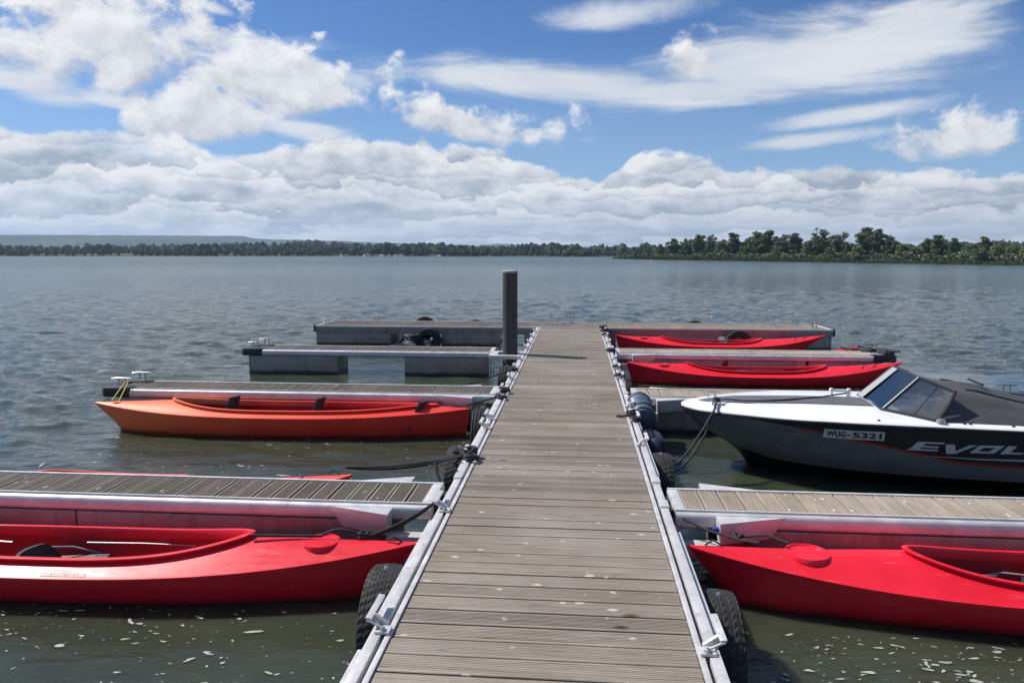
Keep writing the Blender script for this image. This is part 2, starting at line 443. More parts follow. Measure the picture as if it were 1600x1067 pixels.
def kayak_plastic(name, c0, c1, fade=None):
    def fn(T, b):
        p = T.obj(); n = T.noise(p, 2.4, 6, 0.6); n2 = T.noise(T.mapping(p, scale=(0.5, 3, 3)), 9, 5, 0.65)
        c = T.mix(T.mr(n, 0.3, 0.7), c0, c1)
        if fade:
            x = T.sep(p)[0]
            f = T.mr(T.m('ADD', x, T.m('MULTIPLY', T.m('SUBTRACT', T.noise(T.mapping(p, scale=(0.7, 1.5, 2.5)), 1.6, 4), 0.5), 3.2)), fade[0], fade[1], 1, 0, True)
            c = T.mix(f, c, fade[2])
        c = T.mix(T.mr(n2, 0.60, 0.76, 0, 0.32), c, (0.66, 0.26, 0.24))
        sc = T.noise(T.mapping(p, rot=(0, 0, 0.15), scale=(0.25, 6, 6)), 14, 3, 0.6)
        c = T.mix(T.mr(sc, 0.70, 0.76, 0, 0.45), c, (0.72, 0.40, 0.38))
        zz = T.sep(p)[2]
        c = T.mix(T.mr(T.m('ADD', zz, T.m('MULTIPLY', n, 0.06)), 0.045, 0.085, 0.65, 0), c, (0.05, 0.02, 0.014))
        T.put(b.inputs['Base Color'], c)
        T.put(b.inputs['Roughness'], T.mr(n2, 0.3, 0.7, 0.30, 0.46))
        bump(T, b, T.noise(p, 7, 4), 0.10, 0.01)
    return mat(name, rough=0.36, spec=0.4, fn=fn)
RED = kayak_plastic('red_kayak_plastic', (0.66, 0.010, 0.024), (0.77, 0.016, 0.038))
REDFADE = kayak_plastic('sun_faded_red_plastic', (0.74, 0.035, 0.028), (0.80, 0.055, 0.038), (0.2, 3.6, (0.82, 0.18, 0.060)))
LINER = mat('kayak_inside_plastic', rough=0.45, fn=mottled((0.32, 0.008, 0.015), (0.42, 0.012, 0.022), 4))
WHITE = mat('white_gelcoat', rough=0.22, fn=mottled((0.76, 0.76, 0.77), (0.82, 0.82, 0.82), 3))
PAD = mat('grey_deck_pad', rough=0.6, fn=mottled((0.085, 0.09, 0.10), (0.12, 0.125, 0.135), 8, bmp=0.2, bs=160))
def tarp_fn(T, b):
    p = T.obj(); n = T.noise(p, 5, 6, 0.6)
    T.put(b.inputs['Base Color'], T.mix(T.mr(n, 0.3, 0.7), (0.045, 0.046, 0.051), (0.072, 0.073, 0.079)))
    bump(T, b, T.m('ADD', T.noise(T.mapping(p, scale=(1, 2.5, 1)), 3.5, 4), T.m('MULTIPLY', T.noise(p, 300, 1), 0.05)), 0.35, 0.04)
TARP = mat('dark_boat_cover', rough=0.7, fn=tarp_fn)
def glass_fn(T, b):
    tr = T.new('ShaderNodeBsdfTransparent'); tr.inputs[0].default_value = (0.76, 0.80, 0.82, 1)
    gl = T.new('ShaderNodeBsdfGlossy'); gl.inputs['Roughness'].default_value = 0.03; gl.inputs[0].default_value = (0.95, 0.95, 0.93, 1)
    fr = T.new('ShaderNodeFresnel'); fr.inputs[0].default_value = 1.5
    mx = T.new('ShaderNodeMixShader')
    T.put(mx.inputs[0], T.m('ADD', T.m('MULTIPLY', fr.outputs[0], 0.85), 0.16)); T.l.new(tr.outputs[0], mx.inputs[1]); T.l.new(gl.outputs[0], mx.inputs[2])
    T.l.new(mx.outputs[0], T.n['Material Output'].inputs[0])
GLASS = mat('tinted_windscreen_glass', fn=glass_fn)
FRAME = mat('dark_window_frame', (0.03, 0.033, 0.04), 0.35, 0.3)
LETTER = mat('silver_lettering', (0.48, 0.48, 0.52), 0.4, 0.1)
PLATE = mat('pale_number_plate', rough=0.5, fn=mottled((0.45, 0.45, 0.44), (0.55, 0.55, 0.54), 9))
INK = mat('black_ink', (0.02, 0.02, 0.025), 0.5)
BLUE = mat('blue_grey_fender_vinyl', rough=0.5, fn=mottled((0.045, 0.075, 0.125), (0.085, 0.12, 0.17), 10, bmp=0.1))
BLUEROPE = mat('blue_strap', (0.02, 0.03, 0.30), 0.6)

# ------------------------------------------------------------------ water
WN = 64
wl = np.exp(rng.uniform(np.log(0.16), np.log(1.0), WN))
wd = R(-100) + rng.normal(0, 0.6, WN)
wph = rng.uniform(0, 2 * np.pi, WN)
wk = 2 * np.pi / wl
wa = 0.25 * np.sqrt(2.0 / WN) / wk * np.where(wl < 0.35, 0.85, 1.0)
def sm(x, a, b):
    t = np.clip((x - a) / (b - a), 0, 1); return t * t * (3 - 2 * t)
def calm(x, y):
    """1 in the open, small in the lee of the pontoons and boats"""
    inside = sm(x, -7.6, -5.0) * (1 - sm(x, 5.6, 8.5)) * (1 - sm(y, 15.5, 18.5))
    slick = sm(x, 4.0, 6.0) * (1 - sm(y, 13.5, 14.7)) * (1 - sm(x, 12, 22))
    near = 1 - sm(y, 3.0, 6.5)
    return np.clip(1 - 0.70 * inside - 0.09 * near * inside, 0.2, 1) * (1 - 0.90 * slick)
def wave(x, y, gap=0.0):
    h = np.zeros_like(x)
    for i in range(WN):
        k = wk[i]
        g = np.clip((wl[i] - 2.2 * gap) / (1.2 * gap + 1e-6), 0, 1) if np.ndim(gap) or gap else 1.0
        h += wa[i] * g * np.sin(k * (x * np.cos(wd[i]) + y * np.sin(wd[i])) + wph[i])
    patch = 0.75 + 0.25 * np.sin(0.11 * x + 0.05 * y + 1) * np.sin(0.07 * y - 0.03 * x)
    return h * calm(x, y) * patch
def water_fn(T, b):
    p = T.geo()
    cm = T.new('ShaderNodeAttribute', attribute_name='calm').outputs['Fac']
    n = T.noise(p, 0.8, 4, 0.6)
    c = T.mix(T.mr(n, 0.35, 0.65), (0.032, 0.041, 0.026), (0.046, 0.056, 0.034))
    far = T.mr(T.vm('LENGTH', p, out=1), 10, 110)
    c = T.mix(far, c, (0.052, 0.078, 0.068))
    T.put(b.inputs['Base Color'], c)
    b.inputs['IOR'].default_value = 1.333
    b.inputs['Subsurface Weight'].default_value = 1.0; b.inputs['Subsurface Radius'].default_value = (0.8, 1.0, 0.7); b.inputs['Subsurface Scale'].default_value = 0.5
    T.put(b.inputs['Roughness'], T.mr(T.vm('LENGTH', p, out=1), 8, 160, 0.02, 0.30))
    r1 = T.noise(T.mapping(p, rot=(0, 0, 0.3), scale=(1.0, 2.1, 1)), 4.6, 5, 0.6, 0.3)
    r2 = T.noise(T.mapping(p, rot=(0, 0, -0.2), scale=(0.8, 1.9, 1)), 1.9, 3, 0.5)
    r3 = T.noise(T.mapping(p, rot=(0, 0, 0.1), scale=(0.7, 1.5, 1)), 0.75, 4, 0.6)
    h = T.m('ADD', T.m('ADD', r1, T.m('MULTIPLY', r2, 1.6)), T.m('MULTIPLY', r3, T.m('MULTIPLY', far, 7.0)))
    nd = T.new('ShaderNodeBump'); nd.inputs['Distance'].default_value = 0.055
    T.put(nd.inputs['Strength'], T.m('MULTIPLY', cm, 0.8)); T.put(nd.inputs['Height'], h)
    T.l.new(nd.outputs[0], b.inputs['Normal'])
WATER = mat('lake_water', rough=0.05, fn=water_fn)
def build_water():
    rows = [-6.0, -4, -2.5, -1.5, -0.6]
    y = 0.2
    while y < 620: rows.append(y); y += max(0.028, 0.0085 * y)
    rows = np.array(rows + [700, 900, 1300, 2000, 4000])
    nc = 820
    u = np.linspace(-1, 1, nc)
    half = np.where(rows < 5, 9.0, 4.0 + rows * 1.0)
    X = u[None, :] * half[:, None]; Y = np.repeat(rows[:, None], nc, 1)
    dy = np.gradient(rows)[:, None]; dx = (half / nc * 2)[:, None]
    gap = np.maximum(dx, dy * 0.8) + 0 * X
    Z = wave(X, Y, gap)
    nr = len(rows)
    co = np.stack([X, Y, Z], -1).reshape(-1, 3).astype(np.float32)
    i = np.arange(nr - 1)[:, None] * nc + np.arange(nc - 1)[None, :]
    quads = np.stack([i, i + 1, i + 1 + nc, i + nc], -1).reshape(-1).astype(np.int32)
    me = bpy.data.meshes.new('water')
    me.vertices.add(len(co)); me.vertices.foreach_set('co', co.reshape(-1))
    nf = (nr - 1) * (nc - 1)
    me.loops.add(nf * 4); me.loops.foreach_set('vertex_index', quads)
    me.polygons.add(nf); me.polygons.foreach_set('loop_start', np.arange(nf, dtype=np.int32) * 4)
    me.polygons.foreach_set('use_smooth', np.ones(nf, dtype=bool))
    me.update(calc_edges=True)
    a = me.attributes.new('calm', 'FLOAT', 'POINT'); a.data.foreach_set('value', calm(X, Y).reshape(-1).astype(np.float32))
    me.materials.append(WATER)
    o = bpy.data.objects.new('water', me); C.objects.link(o); tag(o, kind='structure')
build_water()

# ------------------------------------------------------------------ jetty and pontoons
def plank_profile(w, depth, nr, h=0.03):
    """cross-section of a ribbed board, w wide, its top at 0"""
    pts = [(0, -h), (0, -0.003), (0.003, 0)]
    g = (w - 0.012) / nr
    for i in range(nr - 1):
        c = 0.006 + g * (i + 1)
        pts += [(c - g * 0.30, 0), (c - g * 0.20, -depth), (c + g * 0.20, -depth), (c + g * 0.30, 0)]
    pts += [(w - 0.003, 0), (w, -0.003), (w, -h)]
    return pts
def deck_boards(mb, x0, x1, y0, y1, z, along, pitch, gap, ribs, rnd, dr=(0.0012, 0.0035)):
    """boards lying along x (pier) or y (fingers)"""
    a0, a1 = (y0, y1) if along == 'x' else (x0, x1)
    n = max(1, int(round((a1 - a0) / pitch))); p = (a1 - a0) / n
    for i in range(n):
        prof = plank_profile(p - gap * rnd.uniform(0.6, 1.3), rnd.uniform(*dr), ribs)
        dz = z + rnd.uniform(-0.002, 0.002); s = a0 + i * p
        poly = [(q[0] + s, q[1] + dz) for q in prof]
        if along == 'x': mb.prism(poly, 'x', x0, x1, rnd.random())
        else:
            mb.prism(poly, 'y', y0, y1, rnd.random())

JX0, JX1, JY0, JY1 = -0.815, 0.53, -1.2, 17.04
def build_jetty():
    j = empty('jetty', ((JX0 + JX1) / 2, 8.0, 0), 'long straight wooden jetty with aluminium edge rails running out over the lake', 'jetty')
    off = j.location
    rnd = random.Random(3)
    mb = MB(off); deck_boards(mb, JX0 + 0.002, JX1 - 0.002, JY0, JY1, ZD, 'x', 0.139, 0.012, 9, rnd, (0.0008, 0.0028)); mb.build('deck', WOOD, j, None)
    for s in (-1, 1):
        xe = JX0 if s < 0 else JX1
        def X(d): return xe + s * d
        mb = MB(off)
        def bx(d0, d1, y0, y1, z0, z1): mb.box(min(X(d0), X(d1)), max(X(d0), X(d1)), y0, y1, z0, z1)
        bx(0.004, 0.030, JY0, JY1, 0.36, ZD + 0.010)          # inner lip
        bx(0.030, 0.050, JY0, JY1, 0.36, ZD - 0.055)          # bottom of the slot
        bx(0.050, 0.100, JY0, JY1, 0.36, ZD + 0.012)          # main flat
        mb.build('side_rail', ALU, j, 35, bevel=0.003)
        mb = MB(off); bx(0.0, 0.096, JY0, JY1, 0.20, 0.355); mb.build('side_beam', FLOAT, j, 35, bevel=0.006)
        segs = [(1.2, 3.02), (3.34, 4.62), (5.75, 7.3), (7.65, 8.7), (9.8, 12.0), (13.7, 16.6)] if s < 0 else [(1.2, 2.9), (3.3, 4.55), (5.75, 6.9), (7.3, 8.2), (9.9, 12.6), (13.8, 16.6)]
        for (a, b) in segs:
            mb = MB(off); bx(0.108, 0.132, a, b, 0.375, 0.435); mb.build('rub_strip', ALU, j, 35, bevel=0.004)
        # bolted mooring brackets on the slot
        ys = [3.13, 4.72, 5.98, 7.05, 7.45, 8.62, 9.05, 9.9, 10.8, 11.7, 13.1, 13.9, 14.9, 15.9] if s < 0 else [3.07, 6.55, 7.5, 8.2, 10.1, 10.9, 11.9, 13.0, 14.1, 15.2, 16.4]
        for y in ys:
            mb = MB(off)
            t = ZD + 0.012
            bx(0.012, 0.080, y - 0.03, y + 0.035, t + 0.001, t + 0.013)
            mb.prism([(X(0.030), t + 0.012), (X(0.100), t + 0.012), (X(0.118), t + 0.058), (X(0.100), t + 0.062)][::1], 'y', y + 0.04, y + 0.065)
            mb.prism([(X(0.098), t + 0.048), (X(0.128), t + 0.053), (X(0.127), t + 0.064), (X(0.097), t + 0.060)], 'y', y + 0.0, y + 0.24)
            mb.prism([(X(0.030), t + 0.013), (X(0.046), t + 0.013), (X(0.122), t + 0.05), (X(0.100), t + 0.05)], 'y', y - 0.005, y + 0.004)
            b = mb.build('bracket', ALU, j, 35, bevel=0.002, fixn=True)
            mb = MB(off); cx = X(0.044)
            mb.lathe([(0, t + 0.030), (0.008, t + 0.030), (0.011, t + 0.026), (0.011, t + 0.017), (0.018, t + 0.016), (0.018, t + 0.012)], (cx, y - 0.014, 0), 'z', 10)
            mb.build('bolt', STEEL, b, 35)
    # clamp sleeves over the right-hand rail where the fingers join
    for (xe, s, ys) in ((JX1, 1, (4.98, 5.52, 9.05, 9.55, 13.0, 13.5)), (JX0, -1, (5.5, 9.6, 13.5))):
        for y in ys:
            mb = MB(off); a, b = xe + s * 0.046, xe + s * 0.108
            mb.box(min(a, b), max(a, b), y - 0.07, y + 0.07, ZD - 0.04, ZD + 0.022)
            mb.build('rail_sleeve', ALU, j, 35, bevel=0.003)
    for i in range(6):
        mb = MB(off); mb.box(JX0 + 0.06, JX1 - 0.06, 0.4 + i * 2.8, 2.6 + i * 2.8, -0.35, 0.33); mb.build('float', FLOAT, j, 35, bevel=0.02)
    # guide frame round the pile
    mb = MB(off)
    mb.box(-1.46, -0.92, 12.20, 12.32, 0.40, 0.465); mb.box(-1.46, -0.92, 12.70, 12.80, 0.40, 0.465)
    mb.box(-1.46, -1.33, 12.321, 12.699, 0.402, 0.463)
    mb.box(-0.96, -0.92, 12.321, 12.699, 0.402, 0.463)
    for (x, y) in ((-1.45, 12.21), (-1.45, 12.77), (-1.00, 12.21)): mb.box(x, x + 0.022, y, y + 0.022, 0.02, 0.399)
    mb.box(-1.45, -0.93, 12.211, 12.231, 0.05, 0.075); mb.box(-1.45, -0.93, 12.211, 12.231, 0.26, 0.285)
    g = mb.build('pile_guide', ALU, j, 35, bevel=0.003)
    return j
build_jetty()

def build_pile():
    p = empty('mooring_pile', (-1.125, 12.52, 0), 'tall dark round steel pile standing beside the jetty', 'pile')
    mb = MB(); mb.lathe([(0.127, -1.5), (0.127, 1.845)], (0, 0, 0), 'z', 40); mb.build('shaft', PILE, p, 35)
    mb = MB(); mb.lathe([(0.1275, 1.83), (0.133, 1.832), (0.133, 1.862), (0.120, 1.872), (0.06, 1.88), (0, 1.882)], (0, 0, 0), 'z', 40); mb.build('cap', CAP, p, 35)
build_pile()

def beam_profile(z, s):
    """cross-section (lateral, z) of the rounded finger edge beam; lateral grows outwards with s"""
    P = [(0.0, z - 0.02), (0.0, z + 0.006), (0.022, z + 0.008), (0.025, z - 0.006), (0.036, z - 0.008), (0.050, z - 0.016), (0.058, z - 0.032), (0.060, z - 0.06),
         (0.058, z - 0.085), (0.052, z - 0.100), (0.030, z - 0.112), (0.0, z - 0.112)]
    return [(s * a, b) for a, b in P]
def cleat(parent, off, x, y, z, ang):
    mb = MB(off)
    c, s = math.cos(ang), math.sin(ang)
    def rot(px, py): return (x + px * c - py * s, y + px * s + py * c)
    for d in (-0.04, 0.04):
        q = rot(d, 0); mb.tube([(q[0], q[1], z), (q[0], q[1], z + 0.10)], 0.012, 10)
    a, b = rot(-0.135, 0), rot(0.135, 0)
    mb.tube([(a[0], a[1], z + 0.102), (*rot(-0.07, 0), z + 0.108), (*rot(0.07, 0), z + 0.108), (b[0], b[1], z + 0.102)], [0.006, 0.010, 0.010, 0.006], 10)
    mb.lathe([(0, z + 0.008), (0.045, z + 0.008), (0.05, z), (0.05, z - 0.01)], (x, y, 0), 'z', 16)
    return mb.build('cleat', STEEL, parent, 35)
def finger(label, xa, xb, y0, y1, floats, seed, knees=True, tip=True, outer=-1):
    """xa: end at the jetty, xb: free end"""
    z = ZD - 0.012
    s = 1 if xb > xa else -1
    x0, x1 = min(xa, xb), max(xa, xb)
    o = empty('finger_pontoon', ((xa + xb) / 2, (y0 + y1) / 2, 0), label, 'pontoon', 'finger pontoons branching off the jetty')
    off = o.location; rnd = random.Random(seed)
    mb = MB(off); deck_boards(mb, x0 + 0.075, x1 - 0.05, y0 + 0.005, y1 - 0.005, z, 'y', 0.138, 0.013, 6, rnd, (0.006, 0.011)); mb.build('deck', WOOD_FINGER if s < 0 else WOOD_PALE, o, None)
    for (ye, sy) in ((y0, -1), (y1, 1)):
        mb = MB(off); pr = [(ye + a, b) for a, b in beam_profile(z, sy)]
        mb.prism(pr, 'x', x0, x1); mb.build('edge_beam', ALU, o, 40, fixn=True)
    mb = MB(off); xj = xa
    mb.box(min(xj, xj + s * 0.07), max(xj, xj + s * 0.07), y0 + 0.002, y1 - 0.002, z - 0.13, z + 0.004); mb.build('end_plate', ALU, o, 35, bevel=0.004)
    for (fa, fb) in floats:
        mb = MB(off); mb.box(min(fa, fb), max(fa, fb), y0 - 0.052, y1 + 0.052, -0.35, z - 0.114); mb.build('float', FLOAT, o, 35, bevel=0.012)
    # cross-members seen between the floats
    mb = MB(off); mb.box(x0 + 0.03, x1 - 0.03, y0 + 0.02, y1 - 0.02, z - 0.110, z - 0.036); mb.build('frame', UNDER, o, 35)
    if knees:
        for (ye, sy) in ((y0, -1), (y1, 1)):
            mb = MB(off); t = z - 0.012
            plan = [(xa + s * 0.72, ye + sy * 0.068), (xa + s * 0.26, ye + sy * 0.068), (xa + s * 0.26, ye + sy * 0.22)]
            top = [(px, py, t) for px, py in plan]
            bot = [(xa + s * 0.62, ye + sy * 0.068, t - 0.15), (xa + s * 0.27, ye + sy * 0.068, t - 0.15), (xa + s * 0.27, ye + sy * 0.20, t - 0.15)]
            mb.add(top + bot, [(0, 1, 2), (5, 4, 3), (0, 2, 5, 3), (0, 3, 4, 1), (1, 4, 5, 2)])
            # square hinge tube
            mb.box(min(xa + s * 0.28, xa - s * 0.02), max(xa + s * 0.28, xa - s * 0.02), min(ye + sy * 0.09, ye + sy * 0.19), max(ye + sy * 0.09, ye + sy * 0.19), t - 0.255, t - 0.16)
            mb.build('corner_knee', ALU, o, 30, bevel=0.004, fixn=True)
    mb = MB(off)
    hx0, hx1 = sorted((xa - s * 0.085, xa - s * 0.004))
    for yh in (y0 + 0.06, y1 - 0.16):
        mb = MB(off); mb.box(hx0, hx1, yh, yh + 0.10, z - 0.12, z - 0.03); mb.build('hinge', BLACK, o, 35, bevel=0.004)
    if tip:
        mb = MB(off)
        for ye, sy in ((y0, -1), (y1, 1)):
            pl = [(xb - s * 0.28, ye - sy * 0.10), (xb - s * 0.28, ye + sy * 0.075), (xb + s * 0.05, ye + sy * 0.075), (xb + s * 0.11, ye + sy * 0.02), (xb + s * 0.11, ye - sy * 0.10)]
            mb.prism(pl, 'z', z - 0.11, z + 0.014)
        mb.box(min(xb - s * 0.02, xb + s * 0.07), max(xb - s * 0.02, xb + s * 0.07), y0 + 0.1, y1 - 0.1, z - 0.10, z + 0.012)
        mb.build('bumper', BLACK, o, 35, bevel=0.012, fixn=True)
        for ye, sy in ((y0, -1), (y1, 1)): cleat(o, off, xb - s * 0.14, ye - sy * 0.02, z + 0.016, 0.0)
    return o
FL_L = [(-1.30, -3.58), (-3.592, -5.95)]
FL_R = [(0.98, 3.2), (3.212, 5.25)]
finger('nearest left finger pontoon with ribbed boards, between the front red kayak and the hidden one', -0.99, -6.0, 4.93, 5.36, FL_L, 11)
finger('left finger pontoon right behind the orange-red kayak with black seat backs', -0.99, -5.98, 8.96, 9.46, [(-1.1, -2.6), (-2.65, -4.2), (-4.3, -5.85)], 12)
finger('left finger pontoon on two grey floats with open water between, leading to the dark pile', -1.46, -5.93, 12.88, 13.42, [(-1.55, -3.04), (-4.26, -5.90)], 13, knees=False)
finger('nearest right finger pontoon with pale ribbed boards, between front red kayak and motorboat', 0.68, 5.5, 4.95, 5.38, FL_R, 14)
finger('right finger pontoon mostly hidden behind the white and dark motorboat', 0.70, 5.4, 8.99, 9.48, [(0.95, 2.4), (2.5, 3.8), (3.9, 5.2)], 15)
finger('right finger pontoon between the two slim red kayaks in the background', 0.70, 5.28, 12.95, 13.48, [(1.0, 2.5), (2.6, 3.9), (3.95, 5.15)], 16)

def end_pontoon():
    x0, x1, y0, y1 = -6.18, 5.72, 17.06, 18.42
    z = ZD - 0.004
    o = empty('end_pontoon', ((x0 + x1) / 2, (y0 + y1) / 2, 0), 'wide cross pontoon closing the far end of the jetty like a T', 'pontoon')
    off = o.location; rnd = random.Random(21)
    mb = MB(off); deck_boards(mb, x0 + 0.05, x1 - 0.05, y0 + 0.05, y1 - 0.05, z, 'y', 0.139, 0.013, 5, rnd, (0.005, 0.008)); mb.build('deck', WOOD_FINGER, o, None)
    mb = MB(off)
    mb.box(x0, x1, y0, y0 + 0.045, z - 0.03, z + 0.012); mb.box(x0, x1, y1 - 0.045, y1, z - 0.03, z + 0.012)
    mb.box(x0, x0 + 0.045, y0 + 0.046, y1 - 0.046, z - 0.03, z + 0.012); mb.box(x1 - 0.045, x1, y0 + 0.046, y1 - 0.046, z - 0.03, z + 0.012)
    mb.build('edge_rail', ALU, o, 35, bevel=0.003)
    mb = MB(off); mb.box(x0 + 0.004, x1 - 0.004, y0 + 0.012, y1 - 0.012, z - 0.17, z - 0.032)
    for x in np.linspace(x0 + 0.3, x1 - 0.3, 9): mb.box(x - 0.02, x + 0.02, y0 - 0.006, y0 + 0.008, z - 0.165, z - 0.034)
    mb.build('frame', FLOAT, o, 35)
    for (a, b) in ((-6.15, -4.35), (-3.15, -1.86), (-1.2, 0.9), (1.3, 3.2), (3.6, 5.69)):
        mb = MB(off); mb.box(a, b, y0 - 0.01, y1 + 0.01, -0.35, z - 0.172); mb.build('float', FLOAT, o, 35, bevel=0.012)
    mb = MB(off)
    for xb, s in ((x0, -1), (x1, 1)): mb.box(min(xb + s * 0.002, xb + s * 0.05), max(xb + s * 0.002, xb + s * 0.05), y0 + 0.02, y0 + 0.25, z - 0.14, z + 0.02)
    mb.build('bumper', BLACK, o, 35, bevel=0.01)
    for (x, y) in ((-5.85, 18.2), (-5.95, 17.3), (-5.0, 18.2), (-0.12, 18.3), (5.2, 18.2), (5.35, 17.2)): cleat(o, off, x, y, z + 0.014, 0.0)
    return o
end_pontoon()

# ------------------------------------------------------------------ tyres and fenders
def tyre_mesh(Ro, width, hole, seed=0, blocks=True):
    """carcass of a tyre standing with its axle along x"""
    nth, rnd = 220, random.Random(seed)
    hw = width / 2
    prof = [(hole, -hw * 0.62), (hole + 0.02, -hw * 0.92), (hole + 0.06, -hw * 1.0), (Ro - 0.055, -hw * 1.0), (Ro - 0.02, -hw * 0.93)]
    nb = 25
    for i in range(nb): 
        u = -1 + 2 * i / (nb - 1); prof.append((Ro - 0.010 * u * u, hw * 0.86 * u))
    prof += [(Ro - 0.02, hw * 0.93), (Ro - 0.055, hw * 1.0), (hole + 0.06, hw * 1.0), (hole + 0.02, hw * 0.92), (hole, hw * 0.62), (hole + 0.012, 0.0)]
    P = np.zeros((nth, len(prof), 3))
    for k in range(nth):
        th = 2 * math.pi * k / nth
        for j, (r, h) in enumerate(prof):
            if blocks and 5 <= j < 5 + nb:
                jj = j - 5
                zig = (0, 1, 2, 2, 1, 0)[jj % 6]
                groove = jj % 6 == 5 or ((k + zig + 2 * (jj // 6)) % 5) < 2
                r -= 0.0045 if groove else 0.0
            elif j in (4, 5 + nb) and k % 5 < 2: r += 0.003
            P[k, j] = (h, r * math.cos(th), r * math.sin(th))
    return P
def tyre(label, loc, axis='x', Ro=0.32, width=0.21, hole=0.19, seed=0, tread='lug', tilt=0.0):
    t = empty('tyre_fender', loc, label, 'tyre', 'old car tyres hung on the pontoons as fenders')
    t.rotation_euler = (0, tilt, R(90) if axis == 'y' else 0)
    P = tyre_mesh(Ro, width, hole, seed, tread == 'lug')
    if tread == 'rib':
        nb = 25
        for j in range(5, 5 + nb):
            if (j - 5) % 5 == 2:
                P[:, j, 1:] *= (Ro - 0.012) / Ro
    mb = MB(); mb.grid(P, True, True); mb.build('carcass', RUBBER, t, 22, fixn=True)
    # the chain or bolt it hangs from, at the top
    mb = MB(); mb.lathe([(0, 0.012), (0.008, 0.011), (0.012, 0.003), (0.014, -0.01)], (0.0, 0.0, Ro), 'z', 10); mb.build('fixing_bolt', STEEL, t, 35)
    return t
tyre('lugged black tyre at the jetty edge under the tip of the front left kayak', (-1.062, 3.95, 0.07), Ro=0.325, width=0.20)
tyre('brown-dusted knobbly tyre on the left jetty edge with dark rope knotted over it', (-1.055, 6.55, 0.09), Ro=0.325, width=0.21, seed=2)
tyre('ribbed tyre against the left jetty edge at the end of the orange-red kayak', (-1.05, 8.20, 0.10), Ro=0.33, width=0.21, tread='rib', seed=3)
tyre('ribbed tyre on the left jetty edge just in front of the dark steel pile', (-1.075, 11.45, 0.09), Ro=0.32, width=0.26, tread='rib', seed=4)
tyre('lugged tyre on the right jetty edge under the tip of the front right kayak', (0.755, 3.78, 0.07), Ro=0.325, width=0.20, seed=5)
tyre('tyre on the right jetty edge with the motorboat bow lines passing behind it', (0.748, 6.42, 0.10), Ro=0.325, width=0.19, seed=6)
tyre('tyre facing the viewer on the near side of the cross pontoon, left of the pile', (-3.43, 16.93, 0.13), 'y', Ro=0.30, width=0.18, hole=0.13, seed=7, tread='rib')
tyre('tyre top showing over the far edge of the cross pontoon, farther left of the pile', (-3.84, 18.54, 0.27), 'y', Ro=0.29, width=0.18, hole=0.15, seed=8, tread='rib')
tyre('flat low tyre top over the far edge of the cross pontoon, beside the pile', (-2.55, 18.54, 0.20), 'y', Ro=0.29, width=0.18, hole=0.15, seed=9, tread='rib')
tyre('tyre top showing over the far edge of the cross pontoon, right of the jetty', (2.90, 18.54, 0.22), 'y', Ro=0.29, width=0.18, hole=0.15, seed=10, tread='rib')
tyre('tyre arching above the farthest red kayak on the near side of the cross pontoon', (3.62, 16.94, 0.14), 'y', Ro=0.30, width=0.18, hole=0.17, seed=11, tread='rib')

def fender():
    t = empty('roll_fender', (0.735, 8.35, 0.40), 'blue-grey ribbed cylinder fender lashed to the right jetty edge', 'fender')
    prof = [(0, -0.34), (0.10, -0.335), (0.118, -0.31)]
    for i in range(7):
        y = -0.28 + i * 0.093
        prof += [(0.128, y - 0.035), (0.142, y - 0.015), (0.142, y + 0.015), (0.128, y + 0.035)]
    prof += [(0.118, 0.33), (0.10, 0.345), (0, 0.35)]
    mb = MB(); mb.lathe(prof, (0, 0, 0), 'y', 28); mb.build('cushion', BLUE, t, 50, fixn=True)
    for y in (-0.20, 0.2):
        mb = MB(); mb.tube([(0.144 * math.cos(a), y, 0.144 * math.sin(a)) for a in np.linspace(0, 2 * math.pi, 24)], 0.007, 6)
        mb.build('lashing', ROPE, t, 40)
    t.rotation_euler = (R(4), 0, 0)
fender()
def lower_fender():
    t = empty('roll_fender', (0.80, 7.55, 0.22), 'dark navy roll low beside the blue-grey fender, added for its shaded lower part', 'fender')
    mb = MB(); mb.lathe([(0, -0.27), (0.05, -0.26), (0.10, -0.20), (0.118, -0.1), (0.118, 0.1), (0.10, 0.2), (0.05, 0.26), (0, 0.27)], (0, 0, 0), 'y', 24)
    mb.build('cushion', mat('shaded_fender_vinyl', rough=0.45, fn=mottled((0.01, 0.014, 0.035), (0.02, 0.026, 0.055), 9)), t, 50, fixn=True)  # added roll, coloured dark for the shade below the blue-grey fender
    mb = MB(); mb.tube([(0, 0.26, 0.03), (-0.06, 0.16, 0.14), (-0.12, 0.10, 0.245)], 0.008, 6); mb.build('lanyard', ROPE, t, 40)
lower_fender()

